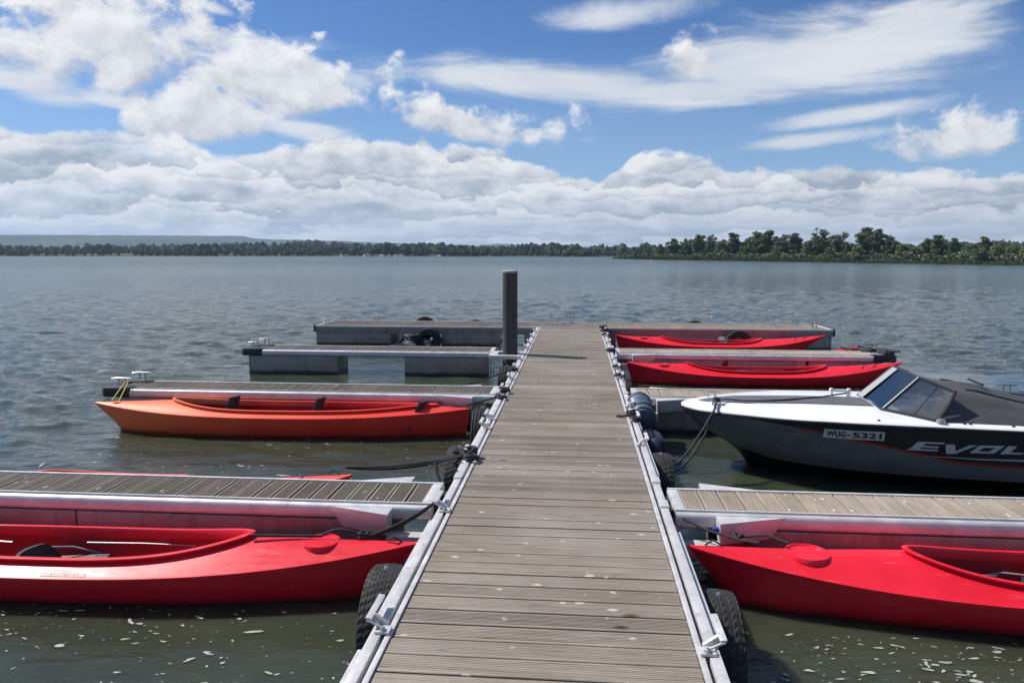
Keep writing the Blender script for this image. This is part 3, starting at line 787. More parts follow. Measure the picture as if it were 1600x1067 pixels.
# ------------------------------------------------------------------ kayaks
def kayak(label, bow, heading, L=4.75, B=0.40, zm=0.25, zb=0.36, zs_=0.33, c0=1.15, c1=3.85, plastic=RED, seats=(), hatches=(0.78,), crown0=0.05, rake=0.32, bungee=True, cw=0.115, group='red kayaks moored at the fingers', rake_s=None, sticker=None):
    """local x runs from the bow tip (0) to the stern (L)"""
    o = empty('kayak', (bow[0], bow[1], 0), label, 'kayak', group, heading)
    cm, ch = (c0 + c1) / 2, (c1 - c0) / 2
    th = np.linspace(-math.pi / 2, math.pi / 2, 41)
    xc = cm + ch * np.sin(th)
    xs = np.unique(np.round(np.concatenate([np.linspace(0, c0, 22), xc, np.linspace(c1, L, 22), L - 0.12 * np.linspace(0, 1, 5) ** 2, 0.12 * np.linspace(0, 1, 5) ** 2]), 5))
    S = lambda x: 2 * x / L - 1
    w = lambda x: np.maximum(B * (1 - np.abs(S(x)) ** 2.35), 0.006)
    zs = lambda x: np.where(S(x) < 0, zm + (zb - zm) * np.abs(S(x)) ** 2.6, zm + (zs_ - zm) * np.abs(S(x)) ** 2.6)
    zk = lambda x: -0.13 + 0.10 * np.abs(S(x)) ** 6
    crown = lambda x: (0.125 + crown0 * 0.7 * np.exp(-((x - c0) / 0.45) ** 2)) * np.clip(w(x) / B, 0, 1) ** 0.9
    def wc(x):
        sg = np.clip(np.abs((x - cm) / ch), 0, 1)
        m = w(x) - cw
        return np.where(np.abs(x - cm) < ch - 1e-6, m * (1 - sg ** 4.5) ** 0.62, 0.0)
    def topz(x, eta): return zs(x) + 0.006 + crown(x) * (1 - np.abs(eta) ** 1.4)
    # hull
    sec = [(1.0, 1.0), (0.975, 0.88), (0.90, 0.66), (0.80, 0.46), (0.66, 0.27), (0.50, 0.13), (0.30, 0.04), (0.0, 0.0)]
    sec = sec + [(-a, b) for a, b in sec[-2::-1]]
    P = np.zeros((len(xs), len(sec), 3))
    for i, x in enumerate(xs):
        s = S(x)
        for j, (a, h) in enumerate(sec):
            z = zk(x) + h * (zs(x) - zk(x))
            P[i, j] = (x - np.sign(s) * (rake if s < 0 or rake_s is None else rake_s) * (1 - h) ** 1.15 * abs(s) ** (9 if (rake if s < 0 or rake_s is None else rake_s) < 0.5 else 6), a * w(x), z)
    mb = MB(); mb.grid(P)
    mb.add([P[0, j] for j in range(len(sec))], [tuple(range(len(sec)))]); mb.add([P[-1, j] for j in range(len(sec))], [tuple(range(len(sec) - 1, -1, -1))])
    mb.build('hull', plastic, o, 38, merge=0.0008, fixn=True)
    # deck, with a turned-down edge over the seam
    mb = MB()
    for sd in (1, -1):
        P = np.zeros((len(xs), 9, 3))
        for i, x in enumerate(xs):
            e = float(wc(x) / w(x))
            P[i, 0] = (x, sd * (w(x) + 0.002), zs(x) - 0.014); P[i, 1] = (x, sd * (w(x) + 0.010), zs(x) - 0.012); P[i, 2] = (x, sd * (w(x) + 0.010), zs(x) + 0.003)
            for j in range(6):
                et = 1 + (e - 1) * j / 5
                P[i, 3 + j] = (x, sd * et * w(x), topz(x, et))
        mb.grid(P)
    mb.build('deck', plastic, o, 40, merge=0.0008, fixn=True)
    # coaming
    loop = [(x, float(wc(x)), 1) for x in xc] + [(x, -float(wc(x)), -1) for x in xc[-2:0:-1]]
    n = len(loop); P = np.zeros((n, 8, 3))
    for i, (x, y, sd) in enumerate(loop):
        a, b = loop[i - 1], loop[(i + 1) % n]
        t = Vector((b[0] - a[0], b[1] - a[1])).normalized(); nx, ny = t.y, -t.x
        if (x - cm) * nx + y * ny < 0: nx, ny = -nx, -ny
        z = float(topz(x, abs(y) / w(x)))
        for j, (d, h) in enumerate([(-0.012, -0.035), (0.004, -0.008), (0.006, 0.014), (0.024, 0.015), (0.026, 0.026), (0.010, 0.031), (-0.006, 0.028), (-0.012, 0.014)]):
            P[i, j] = (x + nx * d, y + ny * d, z + h)
    mb = MB(); mb.grid(P, True, True); mb.build('coaming', plastic, o, 50, fixn=True)
    # inside
    P = np.zeros((len(xc), 9, 3))
    for i, x in enumerate(xc):
        y = float(wc(x)); z = float(topz(x, y / w(x)))
        fl = 0.035
        prof = [(y - 0.008, z + 0.01), (y - 0.008, z - 0.05), (min(y * 1.02, float(w(x)) * 0.9), fl + 0.12), (y * 0.82, fl + 0.02), (0, fl)]
        prof = prof + [(-a, b) for a, b in prof[-2::-1]]
        for j, (a, b) in enumerate(prof): P[i, j] = (x, a, b)
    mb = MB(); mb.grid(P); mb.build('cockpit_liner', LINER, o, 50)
    # seats
    for (sx, up, lean) in seats:
        mb = MB()
        g = np.zeros((9, 7, 3))
        for i in range(9):
            for j in range(7):
                u = -1 + 2 * j / 6; v = i / 8
                hw = 0.19 * (1 - 0.35 * v ** 2.5)
                g[i, j] = (sx + lean * v * up - 0.05 * u * u, hw * u, 0.09 + up * v)
        mb.grid(g); g2 = g.copy(); g2[:, :, 0] -= 0.025; mb.grid(g2[:, ::-1])
        for rim in (g[0], g[-1], g[:, 0], g[:, -1]):
            mb.grid(np.stack([rim, rim - np.array([0.025, 0, 0])]))
        bk = mb.build('backrest', SEAT, o, 50, merge=0.0005, fixn=True)
        mb = MB(); g = np.zeros((7, 7, 3))
        for i in range(7):
            for j in range(7):
                u = -1 + 2 * j / 6; v = i / 6
                g[i, j] = (sx - 0.03 - 0.38 * v, 0.20 * u, 0.075 + 0.03 * u * u + 0.02 * v)
        mb.grid(g); g2 = g.copy(); g2[:, :, 2] -= 0.03; mb.grid(g2[:, ::-1]); mb.build('seat', SEAT, o, 50)
        for sd in (-1, 1):
            mb = MB(); mb.tube([(sx + 0.02, sd * 0.17, 0.09 + up * 0.65), (sx - 0.15, sd * 0.20, 0.17), (sx - 0.34, sd * 0.22, 0.12)], 0.006, 6)
            mb.build('seat_strap', mat('grey_webbing', (0.28, 0.28, 0.29), 0.7) if 'grey_webbing' not in bpy.data.materials else bpy.data.materials['grey_webbing'], o, 40)
        for sd in (-1, 1):
            mb = MB(); yy = sd * (float(wc(sx - 0.7)) - 0.035)
            mb.tube([(sx - 0.25, yy, 0.20), (sx - 0.65, yy, 0.205), (sx - 1.05, yy * 0.97, 0.20)], 0.004, 8)
            mb.build('foot_rail', STEEL, o, 40)
    for hx in hatches:
        z = float(topz(np.array(hx), 0.0)); rr = min(0.135, 0.62 * float(w(np.array(hx))))
        mb = MB(); mb.lathe([(0, 0.016), (rr * 0.55, 0.015), (rr * 0.86, 0.010), (rr * 0.9, 0.020), (rr, 0.018), (rr * 1.04, 0.004), (rr * 1.04, -0.035)], (hx, 0, z - 0.022), 'z', 36)
        mb.build('hatch_cover', plastic, o, 50)
    if bungee:
        for bx in (L - 0.62, L - 0.42):
            mb = MB(); ww = float(w(np.array(bx))) * 0.7
            mb.tube([(bx + 0.06 * k * 0, sd_y, float(topz(np.array(bx + dx), sd_y / float(w(np.array(bx + dx)))) + 0.006)) if False else (bx + dx, sd_y, float(topz(np.array(bx + dx), sd_y / float(w(np.array(bx + dx))))) + 0.006)
                     for k, (dx, sd_y) in enumerate([(-0.08, -ww), (0.0, -ww * 0.3), (0.0, ww * 0.3), (-0.08, ww)])], 0.006, 6)
            mb.build('deck_bungee', ROPE, o, 40)
    if sticker:
        def dp(x, e, up): return (x, e * float(w(np.array(x))), float(topz(np.array(x), e)) + up)
        x0, x1 = sticker; q = np.array([[dp(x, e, 0.003) for x in np.linspace(x0, x1, 8)] for e in (0.905, 0.975)])
        mb = MB(); mb.grid(q); st = mb.build('worn_sticker', mat('worn_sticker', rough=0.5, fn=mottled((0.42, 0.20, 0.20), (0.55, 0.34, 0.32), 14)), o, None)
        rs = random.Random(4)
        for k in range(13):
            xa = x1 - (x1 - x0) * (0.05 + 0.065 * k); lean = 0.010; ea, eb = 0.925, 0.925 + rs.uniform(0.018, 0.042)
            ww = rs.uniform(0.003, 0.006)
            mb = MB(); mb.add([dp(xa, ea, 0.0055), dp(xa + ww, ea, 0.0055), dp(xa + ww - lean, eb, 0.0055), dp(xa - lean, eb, 0.0055)], [(0, 1, 2, 3)])
            mb.build('worn_stroke', mat('worn_ink', (0.10, 0.035, 0.04), 0.6) if 'worn_ink' not in bpy.data.materials else bpy.data.materials['worn_ink'], st, None)
    # carrying toggles at both ends
    for tx, sg in ((0.10, 1), (L - 0.10, -1)):
        mb = MB(); z = float(topz(np.array(tx), 0)) + 0.004
        mb.tube([(tx, 0, z), (tx + sg * 0.05, 0.012, z + 0.03), (tx + sg * 0.10, 0, z + 0.004)], 0.006, 6)
        mb.build('grab_loop', ROPE, o, 40)
    return o
PI = math.pi
K_L1 = kayak('nearest left red double kayak with large open cockpit, cut by the left picture edge', (-0.99, 4.45), PI + R(1.0), B=0.37, zm=0.205, zb=0.345, c0=1.08, c1=4.0, seats=((2.58, 0.13, 0.5), (3.9, 0.2, 0.4)), hatches=(0.62,), sticker=(1.98, 2.26))
K_R1 = kayak('nearest right red kayak with round hatch cover, cut by the right picture edge', (0.715, 4.55), R(-0.8), zm=0.20, zb=0.345, c0=1.30, c1=4.0, B=0.375, seats=((2.12, 0.12, 0.4), (3.6, 0.2, 0.4)), hatches=(0.72,))
K_L2 = kayak('orange-red sun-faded three-seat kayak with black seat backs standing up', (-5.90, 8.52), R(1.0), L=4.64, zm=0.255, zb=0.335, zs_=0.325, c0=1.02, c1=4.25, B=0.38, plastic=REDFADE, seats=((1.72, 0.36, 0.32), (2.78, 0.36, 0.34), (4.0, 0.33, 0.4)), hatches=(0.30,), crown0=0.02, rake=0.42, rake_s=0.05, bungee=False, cw=0.095)
K_L2b = kayak('red-orange kayak hidden behind the nearest left finger with only its top showing', (-6.55, 5.86), 0.0, L=4.7, zm=0.12, zb=0.20, zs_=0.335, c0=1.95, c1=3.25, plastic=REDFADE, crown0=0.03, cw=0.15)
K_R3 = kayak('slim red kayak moored just beyond the motorboat bow', (0.84, 12.42), R(1.5), L=4.48, zm=0.165, zb=0.35, zs_=0.385, c0=1.0, c1=3.25, B=0.36, seats=((1.9, 0.14, 0.4), (2.9, 0.14, 0.4)), hatches=(0.6,), rake=0.12, rake_s=0.7)
K_T = kayak('farthest red kayak lying along the near side of the cross pontoon', (0.86, 16.45), R(1.0), L=4.52, zm=0.15, zb=0.36, zs_=0.39, c0=1.0, c1=3.15, B=0.36, seats=((2.4, 0.2, 0.4),), hatches=(0.6,), rake=0.12, rake_s=0.7)
K_R3b = kayak('red kayak tip peeping over the end of the far right finger pontoon', (5.15, 13.92), PI, L=4.2, zm=0.18, zb=0.47, zs_=0.30, c0=1.5, c1=3.3, B=0.34, crown0=0.02)

# faint worn lettering on the flank edge of the nearest left kayak
def worn_mark():
    mb = MB(); rnd = random.Random(5)
    x = 0
    # small worn glyph strokes along the deck edge
    return
# ------------------------------------------------------------------ motorboat
def fcurve_eval(pts, x): return float(np.interp(x, [p[0] for p in pts], [p[1] for p in pts]))
BW = [(0, 0.03), (0.04, 0.13), (0.12, 0.235), (0.25, 0.345), (0.5, 0.50), (0.8, 0.64), (1.1, 0.73), (1.5, 0.78), (2.0, 0.80), (2.6, 0.79), (3.5, 0.76), (5.4, 0.70)]
BZ = [(0, 0.615), (0.5, 0.632), (1.2, 0.645), (2.0, 0.64), (2.85, 0.625), (3.4, 0.60), (5.4, 0.53)]
BCH = [(0, 0.40), (0.15, 0.33), (0.4, 0.24), (0.8, 0.185), (1.3, 0.165), (2.0, 0.15), (3.0, 0.13), (5.4, 0.10)]      # chine height
BCW = [(0, 0.2), (0.4, 0.42), (0.9, 0.66), (1.5, 0.80), (2.2, 0.87), (3.0, 0.90), (5.4, 0.93)]                         # chine half-beam / sheer half-beam
BK = [(0, 0.36), (0.15, 0.28), (0.30, 0.14), (0.45, 0.02), (0.7, -0.10), (1.2, -0.18), (2.0, -0.22), (5.4, -0.24)]
BSM = lambda tab, x: fcurve_eval(tab, x)
BOAT_O, BOAT_R = (1.09, 7.70), R(-3.8)
BLEN = 5.4
def boat_half(x, h):
    """half-beam of the topside at height fraction h (0 chine, 1 sheer)"""
    w = BSM(BW, x); cwid = w * BSM(BCW, x)
    return cwid + (w - cwid) * (h ** 0.85)
def hull_paint(T, b):
    p = T.obj(); x, y, z = T.sep(p)
    zb = T.curve(T.m('DIVIDE', x, 6.0), [(0.0, 0.64), (0.10, 0.60), (0.16, 0.565), (0.25, 0.475), (0.335, 0.375), (0.40, 0.295), (0.50, 0.268), (0.7, 0.25), (1.0, 0.235)])
    d = T.m('SUBTRACT', z, zb)
    n = T.noise(p, 5, 6, 0.65)
    smear = T.noise(T.mapping(p, scale=(1, 1, 3)), 4, 5, 0.7)
    grey = T.mix(T.mr(n, 0.3, 0.7), (0.090, 0.095, 0.102), (0.130, 0.135, 0.142))
    grey = T.mix(T.mr(smear, 0.58, 0.72, 0, 0.35), grey, (0.22, 0.22, 0.22))
    dark = T.mix(T.mr(n, 0.3, 0.7), (0.012, 0.013, 0.019), (0.020, 0.021, 0.030))
    c = T.mix(T.mr(d, -0.002, 0.002), grey, dark)
    red = T.m('MULTIPLY', T.mr(T.m('ABSOLUTE', d), 0.010, 0.013, 1, 0), T.mr(x, 0.9, 1.15))
    c = T.mix(red, c, (0.30, 0.022, 0.018))
    # pale rub line near the waterline and dark bottom paint
    T.put(b.inputs['Base Color'], c)
    T.put(b.inputs['Roughness'], T.mr(n, 0.3, 0.7, 0.16, 0.26))
HULLP = mat('boat_topside_paint', rough=0.2, fn=hull_paint)
BOTTOM = mat('black_bottom_paint', rough=0.35, fn=mottled((0.006, 0.006, 0.007), (0.016, 0.016, 0.017), 6))
def boat():
    o = empty('motorboat', (BOAT_O[0], BOAT_O[1], 0), 'white and dark grey motorboat with raked windscreen and black cover', 'motorboat', None, BOAT_R)
    xs = np.unique(np.concatenate([[0, 0.015, 0.04, 0.08, 0.12, 0.18], np.linspace(0.25, BLEN, 48)]))
    hs = np.linspace(0, 1, 9)
    mb = MB(); mbb = MB()
    for sd in (1, -1):
        P = np.zeros((len(xs), len(hs), 3)); Q = np.zeros((len(xs), 4, 3))
        for i, x in enumerate(xs):
            zc, zt = BSM(BCH, x), BSM(BZ, x) - 0.02
            for j, h in enumerate(hs):
                rake = 0.42 * (1 - h) ** 1.2 * max(0, 1 - x / 1.1) ** 2
                P[i, j] = (x + rake * (zt - zc) / 0.22 * 0.5, sd * boat_half(x, h), zc + (zt - zc) * h)
            k = BSM(BK, x); xk = P[i, 0, 0] + 0.20 * max(0, 1 - x / 0.9)
            for j, t in enumerate((0, 0.05, 0.5, 1)):
                q = P[i, 0] * (1 - t) + np.array([xk, 0, k]) * t
                if j == 1: q = P[i, 0] + np.array([0, -sd * 0.05 * min(1, x), -0.008])
                Q[i, j] = q
        mb.grid(P); mbb.grid(Q)
    T0 = [P[-1, j] for j in range(len(hs))]
    tr = [(p[0], -p[1], p[2]) for p in T0][::-1]
    mb.add(list(T0) + tr, [tuple(range(len(T0) + len(tr)))])
    mb.build('hull', HULLP, o, 50, merge=0.0006, fixn=True)
    mbb.build('hull_bottom', BOTTOM, o, 40, merge=0.0006, fixn=True)
    # rub rail
    mb = MB()
    for sd in (1, -1):
        mb.tube([(x, sd * (BSM(BW, x) + 0.004), BSM(BZ, x) - 0.018) for x in xs], 0.012, 8)
    mb.build('rub_rail', FRAME, o, 50)
    # deck moulding: rounded edge, flat, cut out for the cockpit aft of the windscreen
    mb = MB()
    inner = lambda x: 0.0 if x < 1.9 else min(0.60, 0.0 + (x - 1.9) * 1.1)
    for sd in (1, -1):
        P = np.zeros((len(xs), 8, 3))
        for i, x in enumerate(xs):
            w, z = BSM(BW, x), BSM(BZ, x); inn = min(inner(x), w - 0.2)
            rise = 0.045 * min(1, w / 0.5)
            prof = [(w, z - 0.022), (w + 0.002, z - 0.006), (w - 0.012, z + 0.010)]
            for t in (0.12, 0.3, 0.55, 0.8, 1.0):
                a = (w - 0.03) + (inn - (w - 0.03)) * t
                prof.append((a, z + 0.012 + rise * (1 - (max(a, 0) / w) ** 1.6)))
            for j, (a, b) in enumerate(prof): P[i, j] = (x, sd * max(a, 0.0), b)
        mb.grid(P)
    mb.build('deck', WHITE, o, 45, merge=0.0006, fixn=True)
    # grey inlay on the bow
    mb = MB(); n = 24; P = np.zeros((n, 5, 3))
    for i in range(n):
        x = 0.17 + 1.64 * i / (n - 1)
        hw = 0.175 * min(1, ((x - 0.17) / 0.40 + 0.0)) ** 0.6 + 0.02 * x
        w, z = BSM(BW, x), BSM(BZ, x)
        for j in range(5):
            a = -hw + 2 * hw * j / 4
            P[i, j] = (x, a - 0.02, z + 0.017 + 0.045 * min(1, w / 0.5) * (1 - (abs(a) / w) ** 1.6))
    mb.grid(P); mb.build('deck_pad', PAD, o, 45)
    # raised white cowl in front of the screen
    def dz(x, a): w = BSM(BW, x); return BSM(BZ, x) + 0.012 + 0.045 * (1 - min(1, (abs(a) / w)) ** 1.6)
    # windscreen: centre pane between two posts, two swept side panes
    A = lambda sd: np.array([1.84, sd * 0.37, dz(1.84, 0.37) + 0.0]); B_ = lambda sd: np.array([2.16, sd * 0.345, 1.0])
    D = lambda sd: np.array([2.19, sd * 0.69, dz(2.19, 0.69) - 0.003]); E_ = lambda sd: np.array([2.38, sd * 0.58, 0.912])
    mb = MB(); q = [A(-1), A(1), B_(1), B_(-1)]
    mb.add(q + [p + np.array([0.008, 0, 0.002]) for p in q], [(0, 1, 2, 3), (7, 6, 5, 4), (0, 4, 5, 1), (1, 5, 6, 2), (2, 6, 7, 3), (3, 7, 4, 0)])
    mb.build('windscreen_pane', GLASS, o, 20, fixn=True)
    for sd in (-1, 1):
        q = [A(sd), D(sd), E_(sd), B_(sd)]; mb = MB()
        mb.add(q + [p + np.array([0, -sd * 0.006, -0.003]) for p in q], [(0, 1, 2, 3), (7, 6, 5, 4), (0, 4, 5, 1), (1, 5, 6, 2), (2, 6, 7, 3), (3, 7, 4, 0)])
        mb.build('side_pane', GLASS, o, 20, fixn=True)
    mb = MB()
    for sd in (-1, 1):
        mb.tube([A(sd), B_(sd)], 0.017, 8); mb.tube([B_(sd), (B_(sd) + E_(sd)) / 2 + np.array([0, 0, 0.004]), E_(sd)], 0.013, 8)
        mb.tube([A(sd) + (0, 0, 0.004), D(sd) + (0, 0, 0.008)], 0.020, 8)
        mb.tube([A(sd) * 0.42 + D(sd) * 0.58, B_(sd) * 0.45 + E_(sd) * 0.55], 0.004, 6)
    mb.tube([B_(-1), B_(1)], 0.013, 8); mb.tube([A(-1), A(1)], 0.016, 8)
    mb.tube([A(1) * 0.85 + A(-1) * 0.15, B_(1) * 0.85 + B_(-1) * 0.15], 0.008, 8)
    mb.build('windscreen_frame', FRAME, o, 40)
    mb = MB(); mb.add([A(1) * 0.78 + A(-1) * 0.22 + (-0.012, 0, 0.01), A(1) + (-0.012, 0, 0.01), B_(1) + (-0.012, 0, 0.0), B_(1) * 0.78 + B_(-1) * 0.22 + (-0.012, 0, 0)] ,[(0, 1, 2, 3)])
    mb.build('skylit_pane_strip', mat('pale_skylit_strip', (0.34, 0.34, 0.34), 0.4), o, 20)  # opaque pale strip, sky light on the far glass put into its colour
    # dashboard below the screen and the dark well
    mb = MB(); mb.box(2.0, 2.5, -0.5, 0.5, 0.60, 0.70); mb.box(2.22, 2.42, -0.46, -0.16, 0.70, 0.79)
    mb.build('dashboard', PAD, o, 35, bevel=0.02)
    mb = MB(); mb.lathe([(0.130, -0.010), (0.140, 0), (0.130, 0.010), (0.120, 0)], (2.50, -0.30, 0.73), 'x', 28, True); mb.tube([(2.50, -0.42, 0.73), (2.48, -0.30, 0.73), (2.50, -0.18, 0.73)], 0.012, 6)
    mb.build('steering_wheel', BLACK, o, 50)
    # cover: ridge with a peak behind the screen, falling aft
    xsT = np.linspace(2.42, 5.25, 34); m = 25
    P = np.zeros((len(xsT), m, 3))
    for i, x in enumerate(xsT):
        w = BSM(BW, x) - 0.085
        ridge = np.interp(x, [2.42, 2.70, 2.9, 3.4, 4.2, 5.25], [0.905, 0.912, 0.86, 0.75, 0.68, 0.60])
        sho = np.interp(x, [2.42, 2.66, 3.1, 3.8, 5.25], [0.895, 0.86, 0.755, 0.67, 0.58])
        for j in range(m):
            u = -1 + 2 * j / (m - 1)
            au = abs(u)
            edge = BSM(BZ, x) + 0.03
            z = np.interp(au, [0, 0.30, 0.66, 0.95, 1.0], [ridge, ridge * 0.6 + sho * 0.4, sho, edge + 0.03, edge - 0.004])
            z -= 0.012 * math.sin(9 * u + 4 * x) * (1 - au) * min(1, (x - 2.5) * 2)
            P[i, j] = (x - 0.24 * au ** 2.5 * max(0, 1 - (x - 2.42) / 0.8), u * w, z)
    mb = MB(); mb.grid(P); P2 = P.copy(); P2[:, :, 2] -= 0.01; mb.grid(P2[:, ::-1])
    cv = mb.build('cockpit_cover', TARP, o, 60, fixn=False)
    mb = MB()
    for sd in (-1, 1):
        mb.tube([(x, sd * 0.42 * (BSM(BW, x) - 0.1), P[np.abs(xsT - x).argmin(), int(round((sd * 0.42 + 1) / 2 * (m - 1))), 2] + 0.004) for x in xsT[2:]], 0.008, 6)
        mb.tube([E_(sd) + (0.01, 0, 0.01), (E_(sd) + D(sd)) / 2 + (0.02, sd * 0.02, 0.01), D(sd) + (0.02, sd * 0.02, 0.02)], 0.016, 8)
    mb.tube([(2.80, -0.15, 0.915), (2.80, 0.15, 0.92)], 0.012, 8)
    mb.build('cover_seam', BLACK, cv, 40)
    # bow line cleats, lamp, snaps
    def deck_cleat(x, y, ln=0.16):
        mb = MB(); z = dz(x, y)
        for d in (-0.3, 0.3): mb.tube([(x + d * ln, y, z - 0.01), (x + d * ln, y, z + 0.035)], 0.010, 8)
        mb.tube([(x - ln / 2, y, z + 0.035), (x + ln / 2, y, z + 0.037)], 0.009, 8)
        mb.build('deck_cleat', STEEL, o, 40)
    deck_cleat(0.33, -0.22, 0.12); deck_cleat(0.33, 0.22, 0.12)
    mb = MB(); z = dz(1.62, 0.25)
    for dxx in (-0.085, 0.085): mb.lathe([(0.026, z - 0.01), (0.017, z + 0.02), (0.015, z + 0.05), (0.024, z + 0.07), (0.018, z + 0.085), (0, z + 0.088)], (1.62 + dxx, 0.24, 0), 'z', 12)
    mb.tube([(1.53, 0.24, z + 0.062), (1.71, 0.24, z + 0.062)], 0.013, 8); mb.build('grab_handle', WHITE, o, 45)
    mb = MB(); z = dz(2.22, -0.735) ; mb.lathe([(0.038, z - 0.02), (0.042, z + 0.018), (0.036, z + 0.034), (0.016, z + 0.042), (0, z + 0.043)], (2.22, -0.735, 0), 'z', 20); mb.build('filler_cap', STEEL, o, 45)
    for x in (1.70, 2.42, 2.47, 2.82):
        mb = MB(); z = dz(x, -0.73); mb.lathe([(0.013, z - 0.01), (0.013, z + 0.008), (0, z + 0.012)], (x, -0.73, 0), 'z', 10); mb.build('cover_snap', BLACK, o, 45)
    # writing on the near (starboard for us) flank
    def flank(x, z, d=0.0025):
        zc, zt = BSM(BCH, x), BSM(BZ, x) - 0.02
        h = min(1, max(0, (z - zc) / (zt - zc)))
        return (x, -(boat_half(x, h) + d), z)
    def decal(name, polys, m, d=0.003):
        mb = MB()
        for poly in polys:
            V = [flank(x, z, d) for x, z in poly]; V2 = [flank(x, z, -0.004) for x, z in poly]; n = len(V)
            mb.add(V + V2, [tuple(range(n))] + [(i, (i + 1) % n, (i + 1) % n + n, i + n) for i in range(n)])
        return mb.build(name, m, o, None, fixn=False)
    # local coordinates of a lettering point given in letter units (right, up)
    L0x, L0z, U = 1.905, 0.388, 0.000645
    def lp(a, b): 
        return (L0x + a * U, L0z - (b - 398) * U * 0.92 + 0.0 + (a / 1540) * 0.05)
    Eg = [(190, 240), (535, 258), (525, 284), (290, 270), (262, 306), (472, 320), (460, 347), (240, 332), (222, 356), (468, 372), (450, 398), (55, 376), (110, 345)]
    Vg = [(548, 288), (668, 290), (690, 400), (850, 305), (960, 303), (690, 440), (575, 442)]
    Lg = [(1345, 325), (1460, 328), (1390, 425), (1560, 433), (1540, 460), (1258, 450)]
    Oo = [(985, 310), (1305, 322), (1180, 440), (870, 428)]; Oi = [(1040, 345), (1190, 350), (1112, 410), (972, 402)]
    polys = [Eg, Vg, Lg] + [[Oo[i], Oo[(i + 1) % 4], Oi[(i + 1) % 4], Oi[i]] for i in range(4)]
    decal('lettering', [[lp(*p) for p in q] for q in polys], LETTER)
    sw = [(270, 475), (540, 490), (1050, 525), (1620, 552), (1620, 578), (1050, 543), (540, 498)]
    decal('stripe_decal', [[lp(*p) for p in sw]], LETTER)
    # number plate
    px0, px1, pz0, pz1 = 1.235, 1.745, 0.480, 0.566
    nseg = 10; pl = MB()
    P = np.zeros((2, nseg + 1, 3))
    for i in range(nseg + 1):
        x = px0 + (px1 - px0) * i / nseg
        P[0, i] = flank(x, pz0, 0.003); P[1, i] = flank(x, pz1, 0.003)
    pl.grid(P); plate = pl.build('number_plate', PLATE, o, 60)
    def text_mesh(body, w, h):
        cu = bpy.data.curves.new('t', 'FONT'); cu.body = body; cu.size = 1; cu.offset = 0.035
        t = bpy.data.objects.new('t', cu); C.objects.link(t)
        dg = bpy.context.evaluated_depsgraph_get(); me = bpy.data.meshes.new_from_object(t.evaluated_get(dg))
        v = np.array([p.co[:] for p in me.vertices]); f = [tuple(p.vertices) for p in me.polygons]
        bpy.data.objects.remove(t); bpy.data.curves.remove(cu); bpy.data.meshes.remove(me)
        v[:, :2] -= v[:, :2].min(0); v[:, :2] /= v[:, :2].max(0)
        return v[:, 0] * w, v[:, 1] * h, f
    pw, ph = px1 - px0, pz1 - pz0
    mb = MB()
    for body, a, b, z0, z1 in (('WUG', 0.05, 0.36, 0.17, 0.85), ('-', 0.385, 0.44, 0.40, 0.52), ('5321', 0.475, 0.955, 0.16, 0.84)):
        vx, vy, f = text_mesh(body, (b - a) * pw, (z1 - z0) * ph)
        mb.add([flank(px0 + a * pw + x, pz0 + z0 * ph + y, 0.0055) for x, y in zip(vx, vy)], f)
    mb.build('plate_number', INK, plate, None)
    return o
boat()

# ------------------------------------------------------------------ ropes
def sag_pts(a, b, sag, n=14):
    a, b = np.array(a, float), np.array(b, float)
    return [a + (b - a) * t - np.array([0, 0, sag * 4 * t * (1 - t)]) for t in np.linspace(0, 1, n)]
def rope(label, paths, r=0.011, m=ROPE, name='mooring_rope', group='mooring lines'):
    o = empty(name, paths[0][0], label, 'rope', group)
    for p in paths:
        mb = MB(o.location); mb.tube(p, r, 8); mb.build('strand', m, o, 40)
    return o
def coil(c, r, turns, h=0.01, n=14):
    return [(c[0] + r * (1 + 0.15 * math.sin(3 * a)) * math.cos(a), c[1] + r * math.sin(a), c[2] + h * a / 6.28 + 0.01 * math.sin(2.3 * a)) for a in np.linspace(0, 2 * math.pi * turns, int(n * turns))]
rope('dark line from the jetty to the bow of the nearest left kayak', [sag_pts((-0.92, 4.85, 0.50), (-1.36, 4.50, 0.345), 0.03), sag_pts((-0.92, 4.87, 0.50), (-1.36, 4.52, 0.345), 0.05), sag_pts((-1.36, 4.51, 0.35), (-1.62, 4.46, 0.365), -0.045), sag_pts((-1.62, 4.46, 0.365), (-2.05, 4.38, 0.385), 0.0), coil((-1.36, 4.51, 0.345), 0.03, 3)], 0.010)
rope('long dark line from the roped tyre to the kayak hidden behind the left finger', [sag_pts((-0.94, 5.98, 0.49), (-1.9, 5.86, 0.40), 0.03), sag_pts((-0.94, 5.96, 0.49), (-1.9, 5.88, 0.39), 0.05)], 0.010)
rope('dark rope knotted in a bundle round the bracket beside the knobbly left tyre', [coil((-0.90, 6.05, 0.485), 0.065, 4, 0.012), coil((-0.86, 5.93, 0.475), 0.05, 3, 0.012), coil((-0.99, 6.12, 0.44), 0.05, 3, 0.02), [(-0.93, 6.1, 0.48), (-1.04, 6.2, 0.36), (-1.0, 6.28, 0.25), (-0.96, 6.1, 0.2)], [(-1.05, 5.62, 0.33), (-1.10, 5.70, 0.42), (-1.12, 5.75, 0.50)]], 0.014)
rope('thin dark line from the jetty towards the far left float, above the second left finger', [sag_pts((-0.94, 10.55, 0.49), (-2.3, 9.75, 0.20), 0.04), coil((-0.90, 10.6, 0.475), 0.05, 3)], 0.012)
rope('dark line knotted at the jetty where the second left finger joins', [coil((-0.88, 8.95, 0.475), 0.06, 4), coil((-0.87, 8.55, 0.475), 0.05, 2), [(-0.88, 8.95, 0.48), (-1.0, 8.8, 0.42), (-1.3, 8.62, 0.36)]], 0.011)
